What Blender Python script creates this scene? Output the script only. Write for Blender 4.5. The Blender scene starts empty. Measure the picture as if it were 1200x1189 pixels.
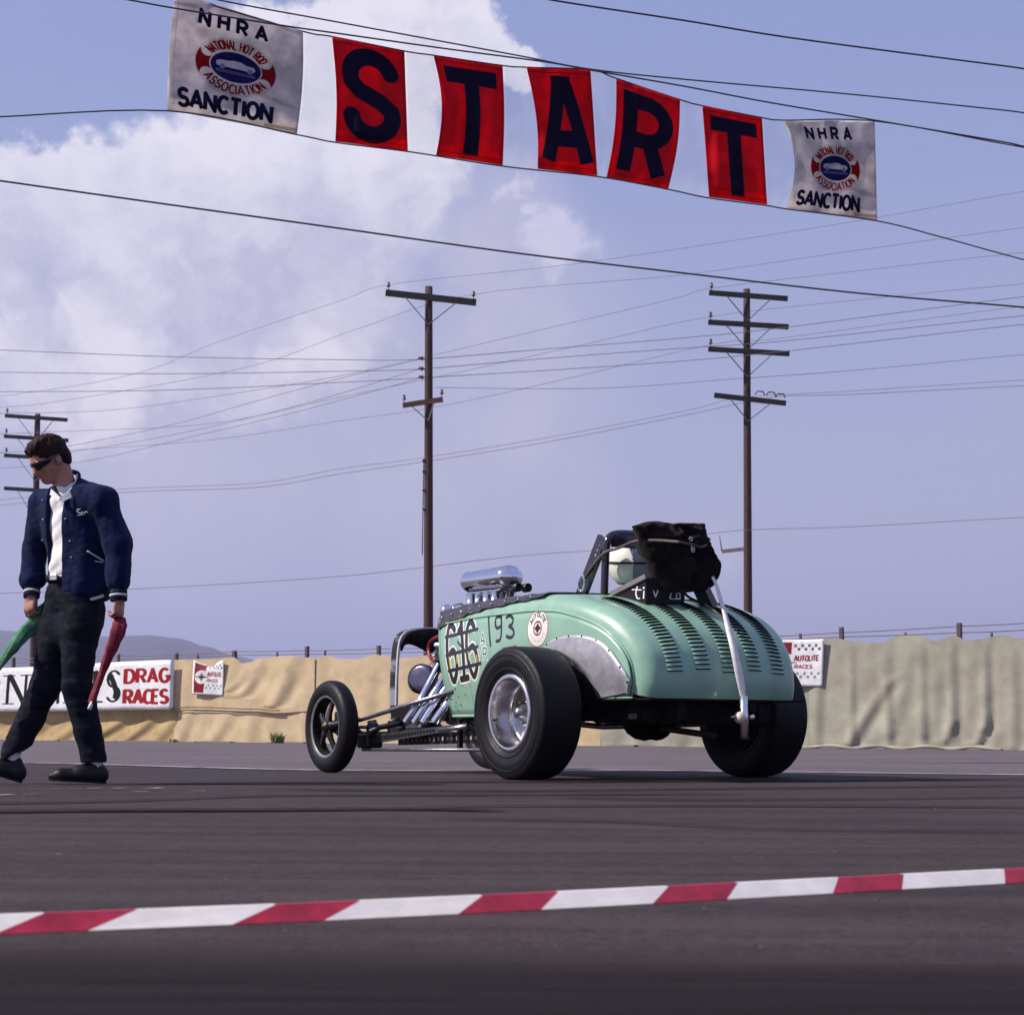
import bpy, bmesh, math, random
import numpy as np
from mathutils import Vector, Matrix, Euler
random.seed(7); rng = np.random.RandomState(7)
R = math.radians
scn = bpy.context.scene
COL = scn.collection

# ------------------------------------------------------------------ camera
F = 2100.0                      # focal length in photo pixels (1200 wide)
CAM_H = 0.28
cam_d = bpy.data.cameras.new('camera'); cam = bpy.data.objects.new('camera', cam_d); COL.objects.link(cam)
cam_d.sensor_width = 36; cam_d.sensor_fit = 'HORIZONTAL'; cam_d.lens = 36*F/1200
cam_d.clip_start = 0.05; cam_d.clip_end = 20000
PITCH = math.atan(261.5/F); ROLL = R(0.30)
cam.matrix_world = Matrix.Translation((0, 0, CAM_H)) @ Matrix.Rotation(math.pi/2+PITCH, 4, 'X') @ Matrix.Rotation(ROLL, 4, 'Z')
cam_d.dof.use_dof = True; cam_d.dof.focus_distance = 10.9; cam_d.dof.aperture_fstop = 10
scn.camera = cam
CM = cam.matrix_world.to_3x3()

# ------------------------------------------------------------------ light, sky, exposure
SUN_AZ = Vector((-0.975, -0.14)); SUN_AZ.normalize(); SUN_EL = R(41)
to_sun = Vector((SUN_AZ.x*math.cos(SUN_EL), SUN_AZ.y*math.cos(SUN_EL), math.sin(SUN_EL)))
sd = bpy.data.lights.new('sun', 'SUN'); sun = bpy.data.objects.new('sun', sd); COL.objects.link(sun)
sd.energy = 5.0; sd.angle = R(0.6); sd.color = (1.0, 0.93, 0.86)
sun.rotation_euler = (-to_sun).to_track_quat('-Z', 'Y').to_euler()
scn.view_settings.view_transform = 'Standard'; scn.view_settings.look = 'None'
scn.view_settings.gamma = 1; scn.view_settings.use_curve_mapping = False
scn.view_settings.exposure = 0.20

def ray(u, v):
    return (CM @ Vector(((u-600)/F, -(v-594.5)/F, -1.0)))
def P(u, v, Y):
    d = ray(u, v); k = Y/d.y
    return Vector((0, 0, CAM_H)) + d*k
def gnd(u, v, z=0.0):
    d = ray(u, v); k = (z-CAM_H)/d.z
    return Vector((0, 0, CAM_H)) + d*k

W = bpy.data.worlds.new('World'); scn.world = W; W.use_nodes = True
nt = W.node_tree; nt.nodes.clear()
class NT:
    def __init__(s, t): s.t = t
    def n(s, typ, **k):
        o = s.t.nodes.new(typ)
        for a, b in k.items():
            if a.startswith('i_'):
                key = a[2:]; key = int(key) if key.isdigit() else key.replace('_', ' ')
                s.set(o.inputs[key], b)
            else: setattr(o, a, b)
        return o
    def set(s, inp, b):
        if isinstance(b, bpy.types.NodeSocket): s.t.links.new(b, inp)
        elif isinstance(b, bpy.types.Node): s.t.links.new(b.outputs[0], inp)
        else: inp.default_value = b
    def math(s, op, a, b=0.0, clamp=False):
        o = s.t.nodes.new('ShaderNodeMath'); o.operation = op; o.use_clamp = clamp
        s.set(o.inputs[0], a); s.set(o.inputs[1], b); return o.outputs[0]
    def vmath(s, op, a, b=(0, 0, 0)):
        o = s.t.nodes.new('ShaderNodeVectorMath'); o.operation = op
        s.set(o.inputs[0], a); s.set(o.inputs[1], b)
        return o.outputs[1] if op in ('DISTANCE', 'LENGTH', 'DOT_PRODUCT') else o.outputs[0]
    def mix(s, f, a, b, blend='MIX'):
        o = s.t.nodes.new('ShaderNodeMix'); o.data_type = 'RGBA'; o.blend_type = blend
        s.set(o.inputs[0], f); s.set(o.inputs[6], a); s.set(o.inputs[7], b); return o.outputs[2]
    def ramp(s, f, stops):
        o = s.t.nodes.new('ShaderNodeValToRGB'); s.set(o.inputs[0], f)
        el = o.color_ramp.elements
        while len(el) < len(stops): el.new(0.5)
        for e, (p, c) in zip(el, stops):
            e.position = p; e.color = (c[0], c[1], c[2], 1) if hasattr(c, '__len__') else (c, c, c, 1)
        return o.outputs[0]
    def noise(s, vec, scale, detail=5, rough=0.55, col=False):
        o = s.t.nodes.new('ShaderNodeTexNoise'); s.set(o.inputs['Vector'], vec)
        o.inputs['Scale'].default_value = scale; o.inputs['Detail'].default_value = detail; o.inputs['Roughness'].default_value = rough
        return o.outputs['Color'] if col else o.outputs['Fac']
    def sstep(s, x, a, b, lo=0.0, hi=1.0):
        o = s.t.nodes.new('ShaderNodeMapRange'); o.interpolation_type = 'SMOOTHSTEP'
        s.set(o.inputs[0], x); o.inputs[1].default_value = a; o.inputs[2].default_value = b
        o.inputs[3].default_value = lo; o.inputs[4].default_value = hi; return o.outputs[0]
w = NT(nt)
sky = w.n('ShaderNodeTexSky', sky_type='NISHITA', sun_disc=False, sun_elevation=SUN_EL,
          sun_rotation=math.atan2(SUN_AZ.x, SUN_AZ.y), altitude=100, air_density=1.0, dust_density=1.6, ozone_density=1.5)
tc = w.n('ShaderNodeTexCoord'); D = tc.outputs['Generated']
nz1 = w.noise(D, 9, 7, 0.55, True); nz2 = w.noise(D, 34, 6, 0.6, True)
off = w.vmath('ADD', w.vmath('SCALE', w.vmath('SUBTRACT', nz1, (.5, .5, .5))), w.vmath('SCALE', w.vmath('SUBTRACT', nz2, (.5, .5, .5))))
sc_nodes = [nd for nd in nt.nodes if nd.type == 'VECT_MATH' and nd.operation == 'SCALE']
sc_nodes[0].inputs['Scale'].default_value = 0.055; sc_nodes[1].inputs['Scale'].default_value = 0.05
DP = w.vmath('ADD', D, off)
def dirn(u, v): d = ray(u, v); d.normalize(); return tuple(d)
def blobs(lst, vec, soft):
    acc = None
    for (u, v, r) in lst:
        dist = w.vmath('DISTANCE', vec, dirn(u, v))
        f = w.math('SUBTRACT', 1.0, w.math('MULTIPLY', dist, F/r))
        acc = f if acc is None else w.math('MAXIMUM', acc, f)
    return w.sstep(acc, 0.0, soft)
# crisp cumulus (left), with its smaller upper neighbours
crisp = blobs([(-60, 300, 150), (60, 270, 105), (110, 300, 150), (190, 235, 110), (300, 240, 150), (420, 190, 130), (300, 330, 190), (-150, 380, 200), (30, 220, 70), (120, 215, 70),
               (60, 400, 160), (440, 70, 95), (530, 40, 75), (330, 90, 90), (590, 70, 42)], DP, 0.26)
wisp = blobs([(608, 215, 26), (625, 245, 26), (645, 275, 36), (672, 290, 40), (650, 305, 40)], DP, 0.55)
soft = blobs([(380, 420, 300), (560, 380, 210), (620, 520, 170), (200, 560, 260), (480, 600, 200), (640, 420, 200), (560, 270, 170), (330, 520, 220), (840, 640, 60), (700, 620, 90)],
             w.vmath('ADD', D, w.vmath('SUBTRACT', w.n('ShaderNodeVectorMath', operation='SCALE', i_0=nz1, i_Scale=0.10).outputs[0], (.05, .05, .05))), 1.0)
# the same kind of cloud goes on over the rest of the sky
rest = w.sstep(w.noise(w.vmath('ADD', D, (3.1, 1.7, 0.4)), 2.6, 8, 0.55), 0.56, 0.76)
dd = w.vmath('DISTANCE', D, dirn(600, 450)); outside = w.sstep(dd, 0.42, 0.75)
rest = w.math('MULTIPLY', rest, outside)
fl = w.noise(w.vmath('ADD', DP, (1, 2, 3)), 14, 6, 0.6)
gl = w.noise(w.vmath('ADD', DP, (4, 2, 3)), 5, 4, 0.6)
thick = w.math('MULTIPLY', crisp, w.sstep(gl, 0.25, 0.62, 0.55, 1.0))
skyc = w.mix(1.0, sky.outputs[0], (1.02, 0.92, 1.08, 1), 'MULTIPLY')
zz = w.n('ShaderNodeSeparateXYZ', i_0=D).outputs[2]
SKYK = 7.4
low = (0.510*SKYK, 0.508*SKYK, 0.665*SKYK, 1)
hi_ = (0.300*SKYK, 0.370*SKYK, 0.650*SKYK, 1)
veil = w.mix(w.sstep(zz, 0.0, 0.42), low, hi_)           # thin high haze over the blue
base = w.mix(w.sstep(zz, 0.0, 0.5, 0.90, 0.80), skyc, veil)
softc = w.mix(w.math('MULTIPLY', soft, w.sstep(fl, 0.3, 0.7, 0.50, 0.95)), base, (0.60*SKYK, 0.575*SKYK, 0.72*SKYK, 1))
cl_a = (0.54*SKYK, 0.52*SKYK, 0.70*SKYK, 1); cl_b = (0.93*SKYK, 0.89*SKYK, 0.97*SKYK, 1)
clc = w.mix(w.sstep(w.math('ADD', fl, w.math('MULTIPLY', zz, 0.9)), 0.46, 0.84), cl_a, cl_b)
c1 = w.mix(w.math('MULTIPLY', thick, 0.92), softc, clc)
c2 = w.mix(w.math('MULTIPLY', wisp, 0.8), c1, (0.70*SKYK, 0.67*SKYK, 0.84*SKYK, 1))
c3 = w.mix(w.math('MULTIPLY', rest, 0.6), c2, clc)
bg = w.n('ShaderNodeBackground', i_Color=c3, i_Strength=0.118)
nt.links.new(bg.outputs[0], w.n('ShaderNodeOutputWorld').inputs[0])

# ------------------------------------------------------------------ helpers
def tag(o, label=None, cat=None, group=None, kind=None):
    if label: o['label'] = label
    if cat: o['category'] = cat
    if group: o['group'] = group
    if kind: o['kind'] = kind
    return o
def thing(name, loc=(0, 0, 0), rz=0, **k):
    o = bpy.data.objects.new(name, None); COL.objects.link(o); o.location = loc; o.rotation_euler = (0, 0, rz)
    o.empty_display_size = .1
    return tag(o, **k)
def link(name, me, parent=None, **k):
    o = bpy.data.objects.new(name, me); COL.objects.link(o)
    if parent: o.parent = parent
    return tag(o, **k)

class MB:
    def __init__(s): s.v = []; s.f = []; s.m = []; s.uv = {}; s.sm = []
    def add(s, vs, fs, m=0, smooth=True, uvs=None):
        b = len(s.v); s.v += [tuple(p) for p in vs]
        for f in fs:
            if uvs is not None: s.uv[len(s.f)] = [uvs[i] for i in f]
            s.f.append([i+b for i in f]); s.m.append(m); s.sm.append(smooth)
        return s
    def box(s, c, size, rot=None, m=0, bev=0.0):
        hx, hy, hz = [a/2 for a in size]; M = rot if rot is not None else Matrix.Identity(3)
        c = Vector(c)
        if bev > 0:
            b = min(bev, hx*.9, hy*.9, hz*.9)
            bm = bmesh.new(); bmesh.ops.create_cube(bm, size=2)
            for v in bm.verts: v.co = Vector((v.co.x*hx, v.co.y*hy, v.co.z*hz))
            bmesh.ops.bevel(bm, geom=list(bm.edges), offset=b, segments=2, profile=.5, affect='EDGES')
            bm.verts.index_update()
            vs = [c + M @ v.co for v in bm.verts]; fs = [[v.index for v in f.verts] for f in bm.faces]; bm.free()
            return s.add(vs, fs, m, False)
        vs = [c + M @ Vector((x*hx, y*hy, z*hz)) for x in (-1, 1) for y in (-1, 1) for z in (-1, 1)]
        return s.add(vs, [(0, 1, 3, 2), (4, 6, 7, 5), (0, 4, 5, 1), (2, 3, 7, 6), (0, 2, 6, 4), (1, 5, 7, 3)], m, False)
    def bar(s, a, b, wd, th, m=0, up=(0, 0, 1)):
        a, b = Vector(a), Vector(b); d = (b-a); L = d.length; d.normalize(); up = Vector(up)
        x = d.cross(up)
        if x.length < 1e-4: x = d.cross(Vector((0, 1, 0)))
        x.normalize(); z = x.cross(d)
        M = Matrix((x, d, z)).transposed()
        return s.box((a+b)/2, (wd, L, th), M, m)
    def tube(s, pts, r, n=8, m=0, caps=True, squash=None):
        pts = [Vector(p) for p in pts]; N = len(pts)
        rs = r if hasattr(r, '__len__') else [r]*N
        T = [(pts[min(i+1, N-1)]-pts[max(i-1, 0)]).normalized() for i in range(N)]
        ref = Vector((0, 0, 1)) if abs(T[0].z) < .9 else Vector((1, 0, 0))
        x = T[0].cross(ref).normalized(); vs = []
        for i in range(N):
            x = (x - T[i]*x.dot(T[i])); x.normalize(); y = T[i].cross(x)
            for k in range(n):
                a = 2*math.pi*k/n; vs.append(pts[i] + (x*math.cos(a)+y*math.sin(a))*rs[i])
        fs = [(i*n+k, i*n+(k+1) % n, (i+1)*n+(k+1) % n, (i+1)*n+k) for i in range(N-1) for k in range(n)]
        s.add(vs, fs, m)
        if caps:
            b = len(s.v)-len(vs)
            s.f.append([b+k for k in range(n)][::-1]); s.m.append(m); s.sm.append(False)
            s.f.append([b+(N-1)*n+k for k in range(n)]); s.m.append(m); s.sm.append(False)
        return s
    def lathe(s, prof, n=48, m=0, c=(0, 0, 0), ax=(1, 0, 0), smooth=True):
        ax = Vector(ax).normalized(); ref = Vector((0, 0, 1)) if abs(ax.z) < .9 else Vector((1, 0, 0))
        x = ax.cross(ref).normalized(); y = ax.cross(x); c = Vector(c)
        vs = [c + ax*h + (x*math.cos(2*math.pi*k/n)+y*math.sin(2*math.pi*k/n))*r for (h, r) in prof for k in range(n)]
        fs = [(i*n+k, i*n+(k+1) % n, (i+1)*n+(k+1) % n, (i+1)*n+k) for i in range(len(prof)-1) for k in range(n)]
        return s.add(vs, fs, m, smooth)
    def grid(s, fn, nu, nv, m=0, uvf=None, smooth=True, flip=False):
        vs = []; uv = []
        for j in range(nv+1):
            for i in range(nu+1):
                a, b = i/nu, j/nv; vs.append(fn(a, b)); uv.append(uvf(a, b) if uvf else (a, b))
        fs = []
        for j in range(nv):
            for i in range(nu):
                q = (j*(nu+1)+i, j*(nu+1)+i+1, (j+1)*(nu+1)+i+1, (j+1)*(nu+1)+i)
                fs.append(q[::-1] if flip else q)
        return s.add(vs, fs, m, smooth, uv)
    def ball(s, c, r, n=12, m=0, sc=(1, 1, 1)):
        prof = [(-math.cos(math.pi*i/8), max(math.sin(math.pi*i/8), 1e-4)) for i in range(9)]
        c = Vector(c); b = len(s.v); s.lathe(prof, n, m, (0, 0, 0), (0, 0, 1))
        for i in range(b, len(s.v)):
            v = s.v[i]; s.v[i] = (c.x+v[0]*r*sc[0], c.y+v[1]*r*sc[1], c.z+v[2]*r*sc[2])
        return s
    def mesh(s, name, mats):
        me = bpy.data.meshes.new(name); me.from_pydata([tuple(v) for v in s.v], [], s.f)
        for m in (mats if isinstance(mats, (list, tuple)) else [mats]): me.materials.append(m)
        me.polygons.foreach_set('material_index', s.m); me.polygons.foreach_set('use_smooth', s.sm)
        if s.uv:
            ul = me.uv_layers.new(name='UVMap'); data = np.zeros(len(me.loops)*2, np.float32); li = 0
            for i, f in enumerate(s.f):
                u = s.uv.get(i)
                for k in range(len(f)):
                    if u is not None: data[(li+k)*2:(li+k)*2+2] = u[k]
                li += len(f)
            ul.data.foreach_set('uv', data)
        me.update(); return me
    def build(s, name, mats, parent=None, **k):
        return link(name, s.mesh(name, mats), parent, **k)

def solidify(o, t):
    md = o.modifiers.new('solid', 'SOLIDIFY'); md.thickness = t; md.offset = -1; return o

def catmull(pts, n):
    out = []; N = len(pts); pts = [np.array(p, float) for p in pts]
    for i in range(N-1):
        p0 = pts[max(i-1, 0)]; p1 = pts[i]; p2 = pts[i+1]; p3 = pts[min(i+2, N-1)]
        for k in range(n):
            t = k/n
            out.append(.5*((2*p1)+(-p0+p2)*t+(2*p0-5*p1+4*p2-p3)*t*t+(-p0+3*p1-3*p2+p3)*t**3))
    out.append(pts[-1]); return [tuple(p) for p in out]

# ------------------------------------------------------------------ materials
def mat(name, col, rough=.6, metal=0.0, var=.15, scale=8, bump=0.0, bscale=60, col2=None, spec=.5, coat=0.0, aniso=None, sheen=0):
    M = bpy.data.materials.new(name); M.use_nodes = True; t = M.node_tree; t.nodes.clear(); k = NT(t)
    b = k.n('ShaderNodeBsdfPrincipled'); o = k.n('ShaderNodeOutputMaterial'); t.links.new(b.outputs[0], o.inputs[0])
    tcn = k.n('ShaderNodeTexCoord'); V = tcn.outputs['Object']
    if aniso:
        mp = k.n('ShaderNodeMapping', i_Vector=V); mp.inputs['Scale'].default_value = aniso; V = mp.outputs[0]
    nz = k.noise(V, scale, 6, .6)
    c1 = tuple(min(1, c*(1+var)) for c in col); c2 = col2 if col2 else tuple(c*(1-var) for c in col)
    cc = k.ramp(nz, [(.35, c2), (.65, c1)])
    k.set(b.inputs['Base Color'], cc)
    rn = k.sstep(k.noise(V, scale*2.3, 4, .6), .3, .7, max(.02, rough*.8), min(1, rough*1.2)); k.set(b.inputs['Roughness'], rn)
    b.inputs['Metallic'].default_value = metal; b.inputs['Specular IOR Level'].default_value = spec
    b.inputs['Coat Weight'].default_value = coat; b.inputs['Coat Roughness'].default_value = .08
    if sheen: b.inputs['Sheen Weight'].default_value = sheen
    if bump:
        bn = k.n('ShaderNodeBump', i_Height=k.noise(V, bscale, 4, .6)); bn.inputs['Strength'].default_value = bump; bn.inputs['Distance'].default_value = .01
        k.set(b.inputs['Normal'], bn.outputs[0])
    M['b'] = 1
    return M
def pnode(M): return [n for n in M.node_tree.nodes if n.type == 'BSDF_PRINCIPLED'][0]

BLACK = mat('black_paint', (.008, .008, .010), .45, var=.3, spec=.5)
BLKMATT = mat('black_matt', (.005, .004, .005), .8, var=.3, spec=.2)
CHROME = mat('chrome', (.75, .76, .80), .09, 1.0, var=.04, scale=14)
ALU = mat('aluminium', (.60, .59, .60), .30, 1.0, var=.10, scale=20)
ALU_D = mat('dull_aluminium', (.33, .32, .33), .45, 1.0, var=.15, scale=20)
STEEL = mat('worn_steel', (.22, .22, .24), .4, .9, var=.3, scale=30)
RUBBER = mat('tyre_rubber', (.007, .006, .008), .50, var=.3, scale=30, bump=.15, bscale=120, spec=.20)
WOOD = mat('pole_wood', (.055, .028, .022), .9, var=.35, scale=7, bump=.3, bscale=40, aniso=(6, 6, .5))
ARMW = mat('crossarm_wood', (.022, .020, .022), .9, var=.4, scale=10)
ARMW2 = mat('new_crossarm_wood', (.12, .055, .035), .9, var=.3, scale=10)
WIRE = mat('wire', (.035, .03, .035), .6, var=.1)
WIREF = mat('weathered_wire', (.17, .15, .18), .6, var=.1)
GLASSI = mat('insulator_ceramic', (.10, .05, .06), .2, var=.2)

# ------------------------------------------------------------------ print canvas (lettering rasterised in numpy)
def arc(cx, cy, rx, ry, a0, a1, n=14):
    return [(cx+rx*math.cos(R(a0+(a1-a0)*i/n)), cy+ry*math.sin(R(a0+(a1-a0)*i/n))) for i in range(n+1)]
FONT = {   # width, strokes (y up, unit height)
 'A': (.72, [[(0, 0), (.36, 1), (.72, 0)], [(.13, .33), (.59, .33)]]),
 'B': (.62, [[(0, 0), (0, 1), (.32, 1)]+arc(.32, .76, .26, .24, 90, -90)+[(0, .52)], [(.32, .52)]+arc(.34, .26, .28, .26, 90, -90)+[(0, 0)]]),
 'C': (.60, [arc(.36, .5, .34, .5, 50, 310, 24)]),
 'D': (.64, [[(0, 0), (0, 1), (.25, 1)]+arc(.25, .5, .38, .5, 90, -90, 18)+[(0, 0)]]),
 'E': (.56, [[(.56, 1), (0, 1), (0, 0), (.56, 0)], [(0, .52), (.46, .52)]]),
 'F': (.54, [[(.54, 1), (0, 1), (0, 0)], [(0, .52), (.44, .52)]]),
 'G': (.68, [arc(.36, .5, .34, .5, 50, 330, 24)+[(.68, .45), (.42, .45)]]),
 'H': (.64, [[(0, 0), (0, 1)], [(.64, 0), (.64, 1)], [(0, .52), (.64, .52)]]),
 'I': (.02, [[(0, 0), (0, 1)]]),
 'L': (.52, [[(0, 1), (0, 0), (.52, 0)]]),
 'N': (.64, [[(0, 0), (0, 1), (.64, 0), (.64, 1)]]),
 'O': (.70, [arc(.35, .5, .35, .5, 0, 360, 30)]),
 'R': (.62, [[(0, 0), (0, 1), (.32, 1)]+arc(.32, .74, .28, .26, 90, -90)+[(0, .48)], [(.30, .48), (.62, 0)]]),
 'S': (.58, [arc(.30, .74, .27, .26, 35, 270, 16)+arc(.30, .25, .29, .25, 85, -150, 16)]),
 'T': (.64, [[(0, 1), (.64, 1)], [(.32, 1), (.32, 0)]]),
 'U': (.62, [[(0, 1), (0, .3)]+arc(.31, .3, .31, .3, 180, 360)+[(.62, 1)]]),
 'W': (.9, [[(0, 1), (.22, 0), (.45, .8), (.68, 0), (.9, 1)]]),
 '1': (.2, [[(0, .82), (.18, 1), (.18, 0)]]),
 '6': (.5, [[(.46, .92)]+arc(.25, .70, .25, .30, 70, 180, 10)+[(0, .28)]+arc(.25, .26, .25, .26, 180, 540, 24)]),
 '/': (.5, [[(0, 0), (.5, 1)]]), ' ': (.35, []),
}
class Canvas:
    def __init__(s, w, h, col): s.w, s.h = w, h; s.a = np.ones((h, w, 3), np.float32)*np.array(col, np.float32)
    def blend(s, x0, y0, cov, col):
        h, w_ = cov.shape; s.a[y0:y0+h, x0:x0+w_] = s.a[y0:y0+h, x0:x0+w_]*(1-cov[..., None]) + np.array(col, np.float32)*cov[..., None]
    def stroke(s, pts, wd, col, butt=False, alpha=1.0):
        pts = np.array(pts, float); m = wd/2+2
        x0 = int(max(0, pts[:, 0].min()-m)); x1 = int(min(s.w, pts[:, 0].max()+m+1)); y0 = int(max(0, pts[:, 1].min()-m)); y1 = int(min(s.h, pts[:, 1].max()+m+1))
        if x1 <= x0 or y1 <= y0: return
        X, Y = np.meshgrid(np.arange(x0, x1)+.5, np.arange(y0, y1)+.5); d = np.full(X.shape, 1e9)
        for i in range(len(pts)-1):
            a, b = pts[i], pts[i+1]; ab = b-a; L2 = max((ab**2).sum(), 1e-9)
            t = ((X-a[0])*ab[0]+(Y-a[1])*ab[1])/L2; tc_ = np.clip(t, 0, 1)
            di = np.hypot(X-a[0]-tc_*ab[0], Y-a[1]-tc_*ab[1])
            if butt and np.hypot(*(pts[0]-pts[-1])) > 3:
                if i == 0: di = np.where(t < 0, 1e9, di)
                if i == len(pts)-2: di = np.where(t > 1, 1e9, di)
            d = np.minimum(d, di)
        if butt and len(pts) > 2 and np.hypot(*(pts[0]-pts[-1])) > 3:
            for a, b, rest_ in ((pts[0], pts[1], pts[3:]), (pts[-1], pts[-2], pts[:-3])):
                near_ = False                      # a stroke that closes on itself keeps its joint
                for p, q in zip(rest_, rest_[1:]):
                    e = q-p; tt = min(1, max(0, ((a-p)@e)/max(e@e, 1e-9)))
                    if np.hypot(*(a-p-tt*e)) < wd*.9: near_ = True
                if near_: continue
                d = np.where((((X-a[0])*(b-a)[0]+(Y-a[1])*(b-a)[1]) < 0) & (np.hypot(X-a[0], Y-a[1]) < wd*.8), 1e9, d)
        s.blend(x0, y0, (np.clip(wd/2-d+.5, 0, 1)*alpha).astype(np.float32), col)
    def text(s, txt, x, y, h, wd, col, sx=1.0, gap=.22, butt=True, tf=None, slant=0.0, jit=0.0):
        cx = x
        for ch in txt:
            wch, st = FONT[ch]
            for p in st:
                q = []
                for (a, b) in p:
                    px, py = cx+(a+slant*b)*h*sx, y+b*h
                    if jit: px += rng.uniform(-jit, jit); py += rng.uniform(-jit, jit)
                    q.append(tf(px, py) if tf else (px, py))
                s.stroke(q, wd, col, butt)
            cx += (wch*sx+gap)*h
        return cx
    def fill(s, fn, col, alpha=1.0):        # fn(X,Y) -> signed distance in pixels, negative inside
        X, Y = np.meshgrid(np.arange(s.w)+.5, np.arange(s.h)+.5)
        s.blend(0, 0, (np.clip(.5-fn(X, Y), 0, 1)*alpha).astype(np.float32), col)
    def dirt(s, amp, sc=40):
        n = np.zeros((s.h, s.w), np.float32)
        for k in range(4):
            g = rng.rand(int(s.h/sc)+3, int(s.w/sc)+3).astype(np.float32); yy = np.linspace(0, g.shape[0]-1.01, s.h); xx = np.linspace(0, g.shape[1]-1.01, s.w)
            yi = yy.astype(int); xi = xx.astype(int); fy = (yy-yi)[:, None]; fx = (xx-xi)[None]
            fy = fy*fy*(3-2*fy); fx = fx*fx*(3-2*fx)
            g00 = g[yi][:, xi]; g01 = g[yi][:, xi+1]; g10 = g[yi+1][:, xi]; g11 = g[yi+1][:, xi+1]
            n += (g00*(1-fx)*(1-fy)+g01*fx*(1-fy)+g10*(1-fx)*fy+g11*fx*fy)/(2**k); sc = max(2, sc/2)
        s.a *= (1-amp*np.clip(n-.8, 0, 1))[..., None]
    def image(s, name):
        im = bpy.data.images.new(name, s.w, s.h, alpha=False); px = np.ones((s.h, s.w, 4), np.float32); px[..., :3] = np.clip(s.a, 0, 1)
        im.pixels.foreach_set(px.ravel()); im.update(); im.pack(); return im
def ell(cx, cy, rx, ry): return lambda X, Y: (np.hypot((X-cx)/rx, (Y-cy)/ry)-1)*min(rx, ry)
def rect(x0, y0, x1, y1): return lambda X, Y: np.maximum(np.maximum(x0-X, X-x1), np.maximum(y0-Y, Y-y1))

def cloth_mat(name, canvas, rough=.85, transl=.25, weave=900, bump=.1):
    M = bpy.data.materials.new(name); M.use_nodes = True; t = M.node_tree; t.nodes.clear(); k = NT(t)
    uv = k.n('ShaderNodeUVMap'); im = k.n('ShaderNodeTexImage', i_0=uv.outputs[0]); im.image = canvas.image(name); im.extension = 'EXTEND'
    V = k.n('ShaderNodeTexCoord').outputs['Object']
    n = k.sstep(k.noise(V, 9, 6, .6), .3, .7, .86, 1.05); col = k.mix(1.0, im.outputs[0], k.n('ShaderNodeCombineColor', i_0=n, i_1=n, i_2=n).outputs[0], 'MULTIPLY')
    b = k.n('ShaderNodeBsdfPrincipled', i_Base_Color=col, i_Roughness=rough); b.inputs['Specular IOR Level'].default_value = .2
    bn = k.n('ShaderNodeBump', i_Height=k.noise(V, weave, 2, .5)); bn.inputs['Strength'].default_value = bump; bn.inputs['Distance'].default_value = .003
    k.set(b.inputs['Normal'], bn.outputs[0])
    tr = k.n('ShaderNodeBsdfTranslucent', i_Color=col); mx = k.n('ShaderNodeMixShader', i_0=transl, i_1=b, i_2=tr)
    t.links.new(mx.outputs[0], k.n('ShaderNodeOutputMaterial').inputs[0]); return M

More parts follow.
